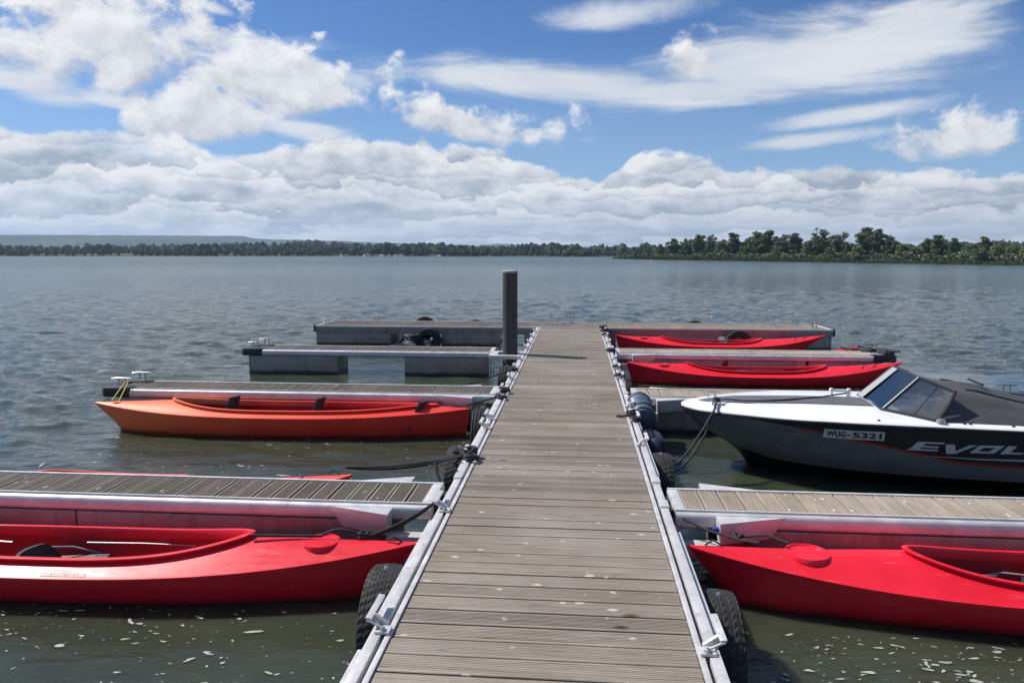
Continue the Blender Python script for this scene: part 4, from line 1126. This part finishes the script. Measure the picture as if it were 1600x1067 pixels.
rope('yellow line tying the orange-red kayak to the pontoon cleat', [sag_pts((-5.78, 8.96, 0.52), (-5.72, 8.56, 0.345), 0.0), sag_pts((-5.74, 8.96, 0.52), (-5.62, 8.56, 0.35), 0.0)], 0.007, ROPE_YELLOW)
rope('dark doubled bow line running from the right tyre to the motorboat bow cleat', [
    [(1.40, 7.44, 0.705), (1.36, 7.27, 0.665), (1.22, 7.08, 0.50), (1.06, 6.86, 0.35), (0.95, 6.72, 0.27), (0.84, 6.62, 0.25)],
    [(1.39, 7.43, 0.70), (1.35, 7.26, 0.655), (1.24, 7.08, 0.45), (1.08, 6.86, 0.28), (0.96, 6.70, 0.21), (0.84, 6.58, 0.20)],
    coil((1.405, 7.455, 0.695), 0.03, 3)], 0.011)
rope('dark line lying across the white foredeck of the motorboat up to the windscreen', [[(1.41, 7.46, 0.705), (1.52, 7.51, 0.706), (1.68, 7.45, 0.706), (1.87, 7.46, 0.708), (2.12, 7.52, 0.711), (2.5, 7.68, 0.716), (2.84, 7.87, 0.728)]], 0.008)
rope('short dark lines fixing the tip of the front right kayak', [[(0.72, 4.90, 0.40), (0.86, 4.80, 0.36), (1.05, 4.66, 0.352), (1.16, 4.60, 0.36)], [(1.05, 4.72, 0.35), (1.22, 4.66, 0.39), (1.33, 4.58, 0.372)], coil((1.05, 4.70, 0.35), 0.025, 2)], 0.009)
def strap():
    mb = MB((0.93, 4.78, 0.36)); mb.box(0.90, 1.00, 4.76, 4.80, 0.345, 0.385)
    o = mb.build('strap_buckle', BLUEROPE, None, 35, bevel=0.01); o.location = (0.93, 4.78, 0.36)
    tag(o, 'small bright blue strap end beside the front right kayak tip', 'strap')
strap()
rope('dark tangle of line at the end of the far right finger by the kayak tip', [coil((5.30, 13.0, 0.47), 0.07, 4), coil((5.15, 13.4, 0.46), 0.06, 3), sag_pts((5.1, 13.9, 0.49), (5.6, 13.3, 0.47), 0.03), sag_pts((4.8, 13.9, 0.45), (5.5, 13.55, 0.46), 0.02)], 0.016)
rope('dark tangle of line on the right jetty edge beside the second red kayak', [coil((0.60, 10.2, 0.475), 0.06, 3), coil((0.60, 11.0, 0.475), 0.05, 3), coil((0.60, 12.9, 0.475), 0.07, 3)], 0.014)
rope('dark tangle of line at the far right corner of the jetty by the cross pontoon', [coil((0.60, 15.4, 0.475), 0.06, 3), coil((0.60, 16.2, 0.475), 0.07, 3), coil((0.60, 16.9, 0.475), 0.07, 4), [(0.62, 16.6, 0.48), (0.8, 16.6, 0.44), (1.05, 16.5, 0.39)]], 0.016)
rope('dark line lashed below the blue-grey fender on the right jetty edge', [coil((0.60, 7.75, 0.475), 0.06, 4), [(0.60, 7.75, 0.48), (0.50, 7.72, 0.466), (0.43, 7.74, 0.463)], coil((0.62, 7.5, 0.475), 0.05, 3)], 0.012)
rope('dark bundle of cord hanging on the near side tyre of the cross pontoon', [coil((-3.75, 16.9, 0.15), 0.14, 4, 0.03), [(-3.6, 16.88, 0.3), (-3.8, 16.85, 0.16), (-4.0, 16.85, 0.24), (-4.15, 16.9, 0.05)], [(-3.5, 16.8, 0.0), (-4.0, 16.7, 0.04), (-4.3, 16.75, 0.02)]], 0.035)

# ------------------------------------------------------------------ foam flecks on the sheltered water
def flecks():
    rnd = random.Random(9); V = []; F = []
    zones = [(-4.4, -0.98, 2.2, 4.2, 820, 0.024), (0.95, 3.2, 2.3, 4.15, 820, 0.025), (-5.6, -1.2, 6.1, 8.45, 190, 0.028), (-7.5, -5.0, 6.0, 8.0, 26, 0.03), (-5.8, -1.6, 11.6, 12.8, 70, 0.022), (0.9, 1.9, 5.6, 6.6, 22, 0.024), (5.4, 9.0, 9.6, 13.0, 22, 0.03),
             (-1.45, -0.98, 4.3, 4.9, 8, 0.025)]
    cl = [(rnd.uniform(-4, -1.1), rnd.uniform(2.4, 4.1)) for _ in range(9)]
    for (x0, x1, y0, y1, n, r0) in zones:
        centres = [(rnd.uniform(x0, x1), rnd.uniform(y0, y1)) for _ in range(max(3, n // 14))]
        for _ in range(n):
            if rnd.random() < 0.6:
                c = rnd.choice(centres); cx, cy = rnd.gauss(c[0], 0.22), rnd.gauss(c[1], 0.14)
            else: cx, cy = rnd.uniform(x0, x1), rnd.uniform(y0, y1)
            if not (x0 <= cx <= x1 and y0 <= cy <= y1): continue
            rr = r0 * min(0.75, rnd.lognormvariate(-1.75, 0.6)); st = rnd.uniform(1.0, 3.0); an = rnd.gauss(0.1, 0.45)
            k = 14; base = len(V); p1, p2, a1, a2 = rnd.uniform(0, 6.3), rnd.uniform(0, 6.3), rnd.uniform(0, 0.45), rnd.uniform(0, 0.3)
            for i in range(k):
                a = 2 * math.pi * i / k; q = rr * (1 + a1 * math.sin(2 * a + p1) + a2 * math.sin(3 * a + p2))
                px, py = q * st * math.cos(a), q * 0.8 * math.sin(a)
                V.append((cx + px * math.cos(an) - py * math.sin(an), cy + px * math.sin(an) + py * math.cos(an)))
            F.append(tuple(range(base, base + k)))
    A = np.array(V); z = wave(A[:, 0], A[:, 1], 0.04) + 0.006
    m = mat('foam', rough=0.7, fn=mottled((0.24, 0.24, 0.21), (0.46, 0.46, 0.42), 40))
    o = link_mesh('foam_flecks', np.column_stack([A, z]), F, m)
    tag(o, kind='stuff')
flecks()

# ------------------------------------------------------------------ far shore, hills, island
def az_dir(px):
    a, _ = px_azel(px, YH); a = R(a); return math.sin(a), math.cos(a)
def h_at(px, y, D):
    """height of something seen at picture height y when it stands D metres off"""
    _, e = px_azel(px, y); return EYEZ + D * math.tan(R(e))
def forest_fn(c0, c1, sc):
    def fn(T, b):
        p = T.geo(); n = T.noise(p, sc, 6, 0.65); n2 = T.noise(p, sc * 0.12, 3)
        c = T.mix(T.mr(n, 0.35, 0.65), c0, c1); c = T.mix(T.mr(n2, 0.42, 0.62, 0, 0.75), c, (0.055, 0.075, 0.045))
        T.put(b.inputs['Base Color'], c)
    return fn
HILLM = mat('wooded_hill', rough=0.95, spec=0.1, fn=forest_fn((0.010, 0.018, 0.016), (0.024, 0.034, 0.026), 0.05))
SHOREM = mat('shore_meadow', rough=0.95, spec=0.1, fn=forest_fn((0.05, 0.07, 0.035), (0.10, 0.12, 0.07), 0.03))
FORM = mat('forest_foliage', rough=0.9, spec=0.15, fn=forest_fn((0.014, 0.026, 0.020), (0.034, 0.050, 0.032), 0.14))
def hill(prof, D, depth, seed):
    r = np.random.default_rng(seed)
    pxs = np.linspace(prof[0][0], prof[-1][0], 260)
    tops = np.interp(pxs, [p[0] for p in prof], [p[1] for p in prof])
    nb = 14; P = np.zeros((len(pxs), nb, 3))
    rough_ = np.convolve(r.normal(0, 1, len(pxs) + 8), np.ones(3) / 3, 'same')[4:-4]
    for i, px in enumerate(pxs):
        dx, dy = az_dir(px); H = h_at(px, tops[i], D)
        for j in range(nb):
            t = j / (nb - 1); d = D - depth * 0.5 + depth * t
            hh = H * math.sin(math.pi * min(1, t * 1.0)) ** 0.8 if t < 1 else 0
            P[i, j] = (dx * d, dy * d, max(-2, hh + rough_[i] * 0.9 * math.sin(math.pi * t)))
    mb = MB(); mb.grid(P[:, ::-1]); o = mb.build('hill', HILLM, None, 60); tag(o, kind='structure'); return o
hill([(-260, 368), (-100, 366), (0, 367), (120, 367.5), (380, 369), (396, 372.5), (430, 374.5), (520, 376.5), (600, 379.5), (680, 382.5), (780, 388), (900, 394)], 2600, 900, 1)
hill([(700, 394), (733, 387), (752, 383), (775, 381), (815, 382), (850, 382.5), (872, 385), (1000, 387), (1300, 388), (1500, 386), (1850, 385)], 3000, 700, 2)

shore_line = [(-320, 470), (-150, 520), (0, 520), (250, 480), (430, 440), (560, 420), (760, 400), (960, 385), (1100, 420), (1400, 470), (1850, 520)]
ridge_px = [(-320, 384), (-100, 385), (150, 386), (230, 385.5), (270, 384), (330, 382), (430, 380), (520, 380.5), (650, 383.5), (760, 386.5), (960, 387), (1100, 388), (1400, 384), (1500, 380), (1850, 382)]
def shore_D(px): return float(np.interp(px, [p[0] for p in shore_line], [p[1] for p in shore_line]))
def far_ground(px, t):
    """ground height of the far bank, t 0..1 from the water back to the ridge"""
    D = shore_D(px) + 320 * t
    top = h_at(px, float(np.interp(px, [p[0] for p in ridge_px], [p[1] for p in ridge_px])), shore_D(px) + 320)
    g = max(0.3, (top - 4.6)) * t ** 1.25 + 0.25
    dx, dy = az_dir(px); return dx * D, dy * D, g
def far_shore():
    pxs = np.linspace(-320, 1850, 220); ts = np.concatenate([[-0.006], np.linspace(0, 1, 12), [1.35]])
    P = np.zeros((len(pxs), len(ts), 3))
    for i, px in enumerate(pxs):
        for j, t in enumerate(ts):
            x, y, g = far_ground(px, max(0, t)) if t >= 0 else far_ground(px, 0)
            if t < 0: g = -0.6
            if t > 1:
                dx, dy = az_dir(px); D = shore_D(px) + 430; x, y = dx * D, dy * D
                g = -1
            P[i, j] = (x, y, g)
    mb = MB(); mb.grid(P[:, ::-1]); o = mb.build('far_shore', SHOREM, None, 60); tag(o, kind='structure')
    # the wood on it: a mass of crowns
    rnd = random.Random(31); bm = bmesh.new(); bmesh.ops.create_icosphere(bm, subdivisions=2, radius=1.0)
    bv = np.array([v.co[:] for v in bm.verts]); bf = [tuple(v.index for v in f.verts) for f in bm.faces]; bm.free()
    Vs = []; Fs = []; n = 0
    for k in range(5200):
        px = rnd.uniform(-300, 1830); t = rnd.random() ** 1.2 * 1.02 + 0.012
        if 40 < px < 235 and t < 0.42 and rnd.random() < 0.80: continue       # open fields on the left
        if 535 < px < 640 and t < 0.06: continue                              # the little harbour
        x, y, g = far_ground(px, t)
        H = rnd.uniform(2.6, 5.8) * (0.7 if t < 0.08 else 1) * (0.65 + 0.65 * abs(math.sin(px * 0.023 + 3 * t) * math.cos(px * 0.0091 + 5 * t))); wd_ = H * rnd.uniform(0.30, 0.5)
        if rnd.random() < 0.25: wd_ *= 0.6
        j = rng.normal(1, 0.17, len(bv))
        v = bv * j[:, None] * np.array([wd_, wd_, H * 0.56]) + np.array([x, y, g + H * 0.50])
        Vs.append(v); Fs += [tuple(i + n for i in f) for f in bf]; n += len(bv)
    o = link_mesh('far_forest', np.concatenate(Vs), Fs, FORM, None, None); tag(o, kind='stuff')
far_shore()

# island -------------------------------------------------------------
isl = [(955, 262), (985, 243), (1040, 225), (1120, 205), (1200, 192), (1300, 178), (1400, 166), (1500, 158), (1600, 152), (1720, 146), (1850, 142)]
def isl_D(px): return float(np.interp(px, [p[0] for p in isl], [p[1] for p in isl]))
def isl_pt(px, back=0.0, z=0.0):
    dx, dy = az_dir(px); D = isl_D(px) + back; return (dx * D, dy * D, z)
def island():
    pxs = np.linspace(952, 1850, 140); bk = [-0.6, 0.2, 3, 8, 16, 30, 44]
    zz = [-0.6, 0.12, 0.3, 0.45, 0.5, 0.4, -0.6]
    P = np.array([[isl_pt(px, b * min(1, (px - 946) / 40), z if px > 960 else min(z, 0.05)) for b, z in zip(bk, zz)] for px in pxs])
    mb = MB(); mb.grid(P[:, ::-1]); o = mb.build('island_ground', SHOREM, None, 60); tag(o, kind='structure')
    # reed belt
    rnd = random.Random(8); V = []; F = []
    for k in range(26000):
        px = 958 + 890 * rnd.random() ** 1.15; back = rnd.uniform(-0.2, 3.2) * min(1, (px - 950) / 30)
        hgt = rnd.uniform(0.7, 1.25) * (0.55 if px < 985 else 1.0) * (1.0 if px < 1330 else 0.6)
        x, y, z = isl_pt(px, back); a = rnd.uniform(0, math.pi); w = rnd.uniform(0.035, 0.075); lx, ly = rnd.gauss(0, 0.12), rnd.gauss(0, 0.12)
        n = len(V); ca, sa = math.cos(a) * w, math.sin(a) * w
        V += [(x - ca, y - sa, -0.1), (x + ca, y + sa, -0.1), (x + lx, y + ly, hgt)]; F.append((n, n + 1, n + 2))
    def reed(T, b):
        p = T.geo(); n = T.noise(p, 0.5, 4)
        T.put(b.inputs['Base Color'], T.mix(T.mr(n, 0.35, 0.65), (0.045, 0.068, 0.030), (0.075, 0.100, 0.045)))
    o = link_mesh('reed_bed', V, F, mat('reed_leaf', rough=0.8, spec=0.2, fn=reed)); tag(o, kind='stuff')
island()

def leaf_fn(c0, c1):
    def fn(T, b):
        p = T.geo(); n = T.noise(p, 0.9, 4, 0.6); r = T.new('ShaderNodeObjectInfo').outputs['Random']
        c = T.mix(T.mr(n, 0.3, 0.7), c0, c1)
        c = T.mix(T.mr(r, 0, 1, 0, 0.35), c, (0.10, 0.14, 0.06))
        T.put(b.inputs['Base Color'], c)
    return fn
LEAFS = [mat('willow_leaf', rough=0.7, spec=0.25, fn=leaf_fn((0.110, 0.150, 0.065), (0.170, 0.210, 0.100))),
         mat('alder_leaf', rough=0.7, spec=0.25, fn=leaf_fn((0.065, 0.098, 0.048), (0.115, 0.155, 0.072))),
         mat('poplar_leaf', rough=0.7, spec=0.25, fn=leaf_fn((0.085, 0.120, 0.064), (0.135, 0.170, 0.090)))]
BARK = mat('bark', rough=0.9, fn=mottled((0.05, 0.042, 0.034), (0.10, 0.088, 0.072), 6))
def tree_proto(kind, seed):
    """unit tree, 1 m high: trunk with limbs and a crown of leaf clumps"""
    r = np.random.default_rng(seed)
    root = empty('tree', (0, 0, -500), 'x', 'tree', 'trees on the wooded island')
    rx, rzv, zc, nb, cr, inner = {'round': (0.27, 0.45, 0.54, 85, 0.058, 0.35), 'tall': (0.15, 0.46, 0.53, 60, 0.046, 0.25), 'open': (0.29, 0.40, 0.58, 48, 0.058, 0.50), 'bush': (0.46, 0.46, 0.46, 70, 0.10, 0.4)}[kind]
    blobs = []
    for _ in range(nb):
        d = r.normal(0, 1, 3); d /= np.linalg.norm(d); q = inner + (1 - inner) * r.random()
        lump = 0.80 + 0.42 * math.sin(3 * math.atan2(d[1], d[0]) + seed) * math.cos(2.5 * d[2] + seed)
        blobs.append((d[0] * rx * q * lump, d[1] * rx * q * lump, max(0.06, zc + d[2] * rzv * q * (0.9 + 0.12 * lump)), cr * r.uniform(0.5, 1.6)))
    mb = MB()
    for k in range(len(blobs)):
        if k % 4 == 0:
            b = blobs[k]; mb.tube([(0, 0, 0.12 + 0.12 * (k % 3)), (b[0] * 0.5, b[1] * 0.5, 0.12 + (b[2] - 0.1) * 0.55), (b[0], b[1], b[2])], [0.016, 0.011, 0.004], 5)
    mb.tube([(0, 0, -0.03), (0.01, 0, 0.25), (0.0, 0.01, 0.55), (0.01, 0, 0.82)], [0.034, 0.024, 0.016, 0.005], 7)
    mb.build('trunk', BARK, root, 50)
    n = {'round': 6500, 'tall': 3800, 'open': 3600, 'bush': 5000}[kind]
    wts = np.array([b[3] ** 2 for b in blobs]); wts /= wts.sum()
    idx = r.choice(len(blobs), n, p=wts); Bm = np.array(blobs)[idx]
    d = r.normal(0, 1, (n, 3)); d /= np.linalg.norm(d, axis=1)[:, None]
    rad = Bm[:, 3] * (0.25 + 0.95 * r.random(n) ** 0.7)
    ctr = Bm[:, :3] + d * rad[:, None] * np.array([1, 1, 0.85])
    ctr[:, 2] = np.maximum(ctr[:, 2], 0.03)
    t1 = r.normal(0, 1, (n, 3)); t1 /= np.linalg.norm(t1, axis=1)[:, None]
    t2 = np.cross(t1, d + r.normal(0, 0.7, (n, 3))); t2 /= np.linalg.norm(t2, axis=1)[:, None] + 1e-9
    s = r.uniform(0.012, 0.026, n)[:, None] * (1.5 if kind == 'bush' else 1.0)
    V = np.stack([ctr - t1 * s, ctr + t2 * s * 0.8, ctr + t1 * s, ctr - t2 * s * 0.8], 1).reshape(-1, 3)
    F = np.arange(n * 4).reshape(n, 4)
    link_mesh('crown', V, F, LEAFS[{'round': 1, 'tall': 1, 'open': 2, 'bush': 0}[kind]], root)
    return root
protos = {k: [tree_proto(k, 40 + 7 * i + ord(k[0])) for i in range(2)] for k in ('round', 'tall', 'open', 'bush')}
# picture column, top, kind, width factor, depth behind the shoreline
trees = [(978, 396, 'bush', 1.0, 3), (996, 391, 'bush', 0.9, 5), (1015, 384, 'round', 0.9, 7), (1032, 381, 'round', 0.85, 9), (1052, 372, 'round', 0.95, 9), (1075, 374, 'round', 0.9, 12), (1093, 364, 'round', 1.0, 10), (1112, 366, 'open', 0.9, 9),
         (1128, 376, 'bush', 0.8, 8), (1146, 361, 'tall', 1.25, 10), (1164, 380, 'bush', 0.7, 8), (1184, 359, 'round', 0.95, 11), (1200, 357, 'tall', 1.2, 12), (1221, 361, 'open', 0.75, 10), (1243, 361, 'tall', 1.25, 11), (1208, 389, 'bush', 0.8, 4),
         (1262, 377, 'bush', 0.6, 7), (1281, 356, 'open', 0.95, 11), (1306, 358, 'open', 0.9, 12), (1296, 384, 'bush', 0.8, 4), (1322, 377, 'round', 0.7, 8), (1351, 354, 'round', 0.85, 11), (1372, 357, 'round', 0.9, 9), (1392, 369, 'round', 0.75, 10), (1340, 384, 'bush', 0.8, 3),
         (1412, 380, 'bush', 0.8, 7), (1430, 383, 'bush', 0.8, 6), (1448, 370, 'round', 0.8, 9), (1466, 366, 'round', 0.9, 8), (1490, 371, 'round', 0.85, 8), (1514, 380, 'bush', 0.7, 7), (1538, 367, 'tall', 1.15, 12), (1532, 386, 'bush', 0.8, 4), (1560, 381, 'bush', 0.8, 8), (1583, 378, 'bush', 0.8, 9), (1608, 379, 'bush', 0.8, 9), (1640, 372, 'round', 0.9, 9)]
for q, px in enumerate(list(range(1040, 1420, 17)) + list(range(1425, 1660, 23))):
    rq = random.Random(q * 13 + 5)
    trees.append((px + rq.uniform(-6, 6), (380 if px < 1050 else 374 if px < 1400 else 379) + rq.uniform(-5, 6), rq.choice(('round', 'open', 'round', 'tall', 'bush')), rq.uniform(0.8, 1.15), rq.uniform(13, 20)))
ORD = ['first', 'second', 'third', 'fourth', 'fifth', 'sixth', 'seventh', 'eighth', 'ninth', 'tenth', 'eleventh', 'twelfth', 'thirteenth', 'fourteenth', 'fifteenth', 'sixteenth', 'seventeenth', 'eighteenth', 'nineteenth', 'twentieth']
def plant_island():
    trees.sort(key=lambda t: t[0])
    desc = {'round': 'dark round-crowned tree', 'tall': 'slim upright dark tree', 'open': 'loose airy tree', 'bush': 'low pale green willow bush'}
    cnt = {}
    tot = {k: sum(1 for t in trees if t[2] == k) for k in desc}
    for i, (px, top, kind, wf, back) in enumerate(trees):
        cnt[kind] = cnt.get(kind, 0) + 1
        D = isl_D(px) + back; H = h_at(px, top, D) - 0.3
        x, y, _ = isl_pt(px, back); p = protos[kind][i % 2]
        c, n = cnt[kind], tot[kind]
        pos = (ORD[c - 1] if c <= 20 else 'twenty-' + ORD[c - 21] if c < 30 else 'thirtieth' if c == 30 else 'thirty-' + ORD[c - 31]) + ' such one counted from the island\'s left tip'
        lab = desc[kind] + ', ' + pos
        copy_thing(p, (x, y, 0.25), lab, rz=(i * 2.4) % 6.28, scale=(H * wf * 1.42, H * wf * 1.42, H))
    for k in protos:
        for p in protos[k]:
            for ch in list(p.children): bpy.data.objects.remove(ch)
            bpy.data.objects.remove(p)
plant_island()
def undergrowth():
    r = np.random.default_rng(77); n = 26000
    px = 965 + 890 * r.random(n); back = r.uniform(3.0, 13.0, n) * np.minimum(1, (px - 950) / 40)
    prof = 0.8 + 1.1 * (0.5 + 0.5 * np.sin(px * 0.11) * np.sin(px * 0.047 + 1)) + np.clip((px - 1000) / 80, 0, 1) * 0.3
    z = 0.3 + prof * r.random(n) ** 0.8
    ctr = np.array([isl_pt(p, b, h) for p, b, h in zip(px, back, z)])
    t1 = r.normal(0, 1, (n, 3)); t1 /= np.linalg.norm(t1, axis=1)[:, None]
    t2 = np.cross(t1, r.normal(0, 1, (n, 3))); t2 /= np.linalg.norm(t2, axis=1)[:, None] + 1e-9
    q = r.uniform(0.12, 0.26, n)[:, None]
    V = np.stack([ctr - t1 * q, ctr + t2 * q, ctr + t1 * q, ctr - t2 * q], 1).reshape(-1, 3)
    o = link_mesh('undergrowth', V, np.arange(n * 4).reshape(n, 4), LEAFS[2]); tag(o, kind='stuff')
undergrowth()

# buoys and distant sailboats ------------------------------------------
def buoy(px, y, label):
    _, e = px_azel(px, y); D = -EYEZ / math.tan(R(e)); dx, dy = az_dir(px)
    b = empty('buoy', (dx * D, dy * D, 0), label, 'buoy', 'small buoys off the island')
    mb = MB(); mb.lathe([(0, -0.2), (0.14, -0.15), (0.2, 0.0), (0.17, 0.14), (0.08, 0.24), (0.03, 0.32), (0, 0.33)], (0, 0, 0), 'z', 16); mb.build('float', WHITE, b, 50)
buoy(1018, 408.6, 'small white buoy off the left tip of the island')
buoy(1455, 412.6, 'small white buoy in front of the right half of the island')
def sailboat(px, label, mast, hullc):
    dx, dy = az_dir(px); D = shore_D(px) - 12
    s = empty('sailboat', (dx * D, dy * D, 0), label, 'boat', 'boats in the harbour on the far shore', rz=px * 0.7); s.scale = (0.55, 0.55, 0.6)
    P = []
    for x in np.linspace(-3, 3, 9):
        w = 1.0 * (1 - abs(x / 3.05) ** 2.4) + 0.02
        P.append([(x, w, 0.95), (x, w * 0.8, 0.1), (x, 0, -0.3), (x, -w * 0.8, 0.1), (x, -w, 0.95), (x, 0, 1.05)])
    mb = MB(); mb.grid(np.array(P), False, True); mb.build('hull', hullc, s, 50, fixn=True)
    mb = MB(); mb.prism([(-1.2, 1.0), (1.0, 1.0), (0.6, 1.6), (-1.1, 1.6)], 'y', -0.55, 0.55); mb.build('cabin', WHITE, s, 30, fixn=True)
    if mast:
        mb = MB(); mb.tube([(0.5, 0, 1.0), (0.5, 0, 1.0 + mast)], 0.07, 6); mb.tube([(0.5, 0, 2.0), (-1.9, 0, 2.1)], 0.12, 6); mb.build('mast', WHITE, s, 40)
for px, lab, mast, hc in ((533, 'leftmost small sailboat on the far shore with a short white mast', 4.0, WHITE), (569, 'sailboat with the tallest white mast on the far shore', 5.0, WHITE), (596, 'white boat left of the cluster in the far harbour', 0, WHITE), (608, 'masted white boat in the middle of the far harbour cluster', 3.2, WHITE),
                         (618, 'low white boat in the far harbour, right of the masted one', 0, WHITE), (628, 'masted white boat at the right end of the far harbour cluster', 3.0, WHITE), (686, 'lone pale boat lying right of the far harbour', 0, WHITE)):
    sailboat(px, lab, mast, hc)

# ------------------------------------------------------------------ air
def haze():
    mb = MB(); mb.box(-3800, 3800, -60, 4600, -1.6, 160)
    m = bpy.data.materials.new('haze_air'); m.use_nodes = True; T = NT(m.node_tree); T.n.clear()
    out = T.new('ShaderNodeOutputMaterial'); v = T.new('ShaderNodeVolumePrincipled')
    v.inputs['Color'].default_value = (0.60, 0.78, 1.0, 1); v.inputs['Density'].default_value = 0.00020; v.inputs['Anisotropy'].default_value = 0.2
    T.l.new(v.outputs[0], out.inputs['Volume'])
    o = mb.build('haze', m, None, None); tag(o, kind='stuff')
haze()
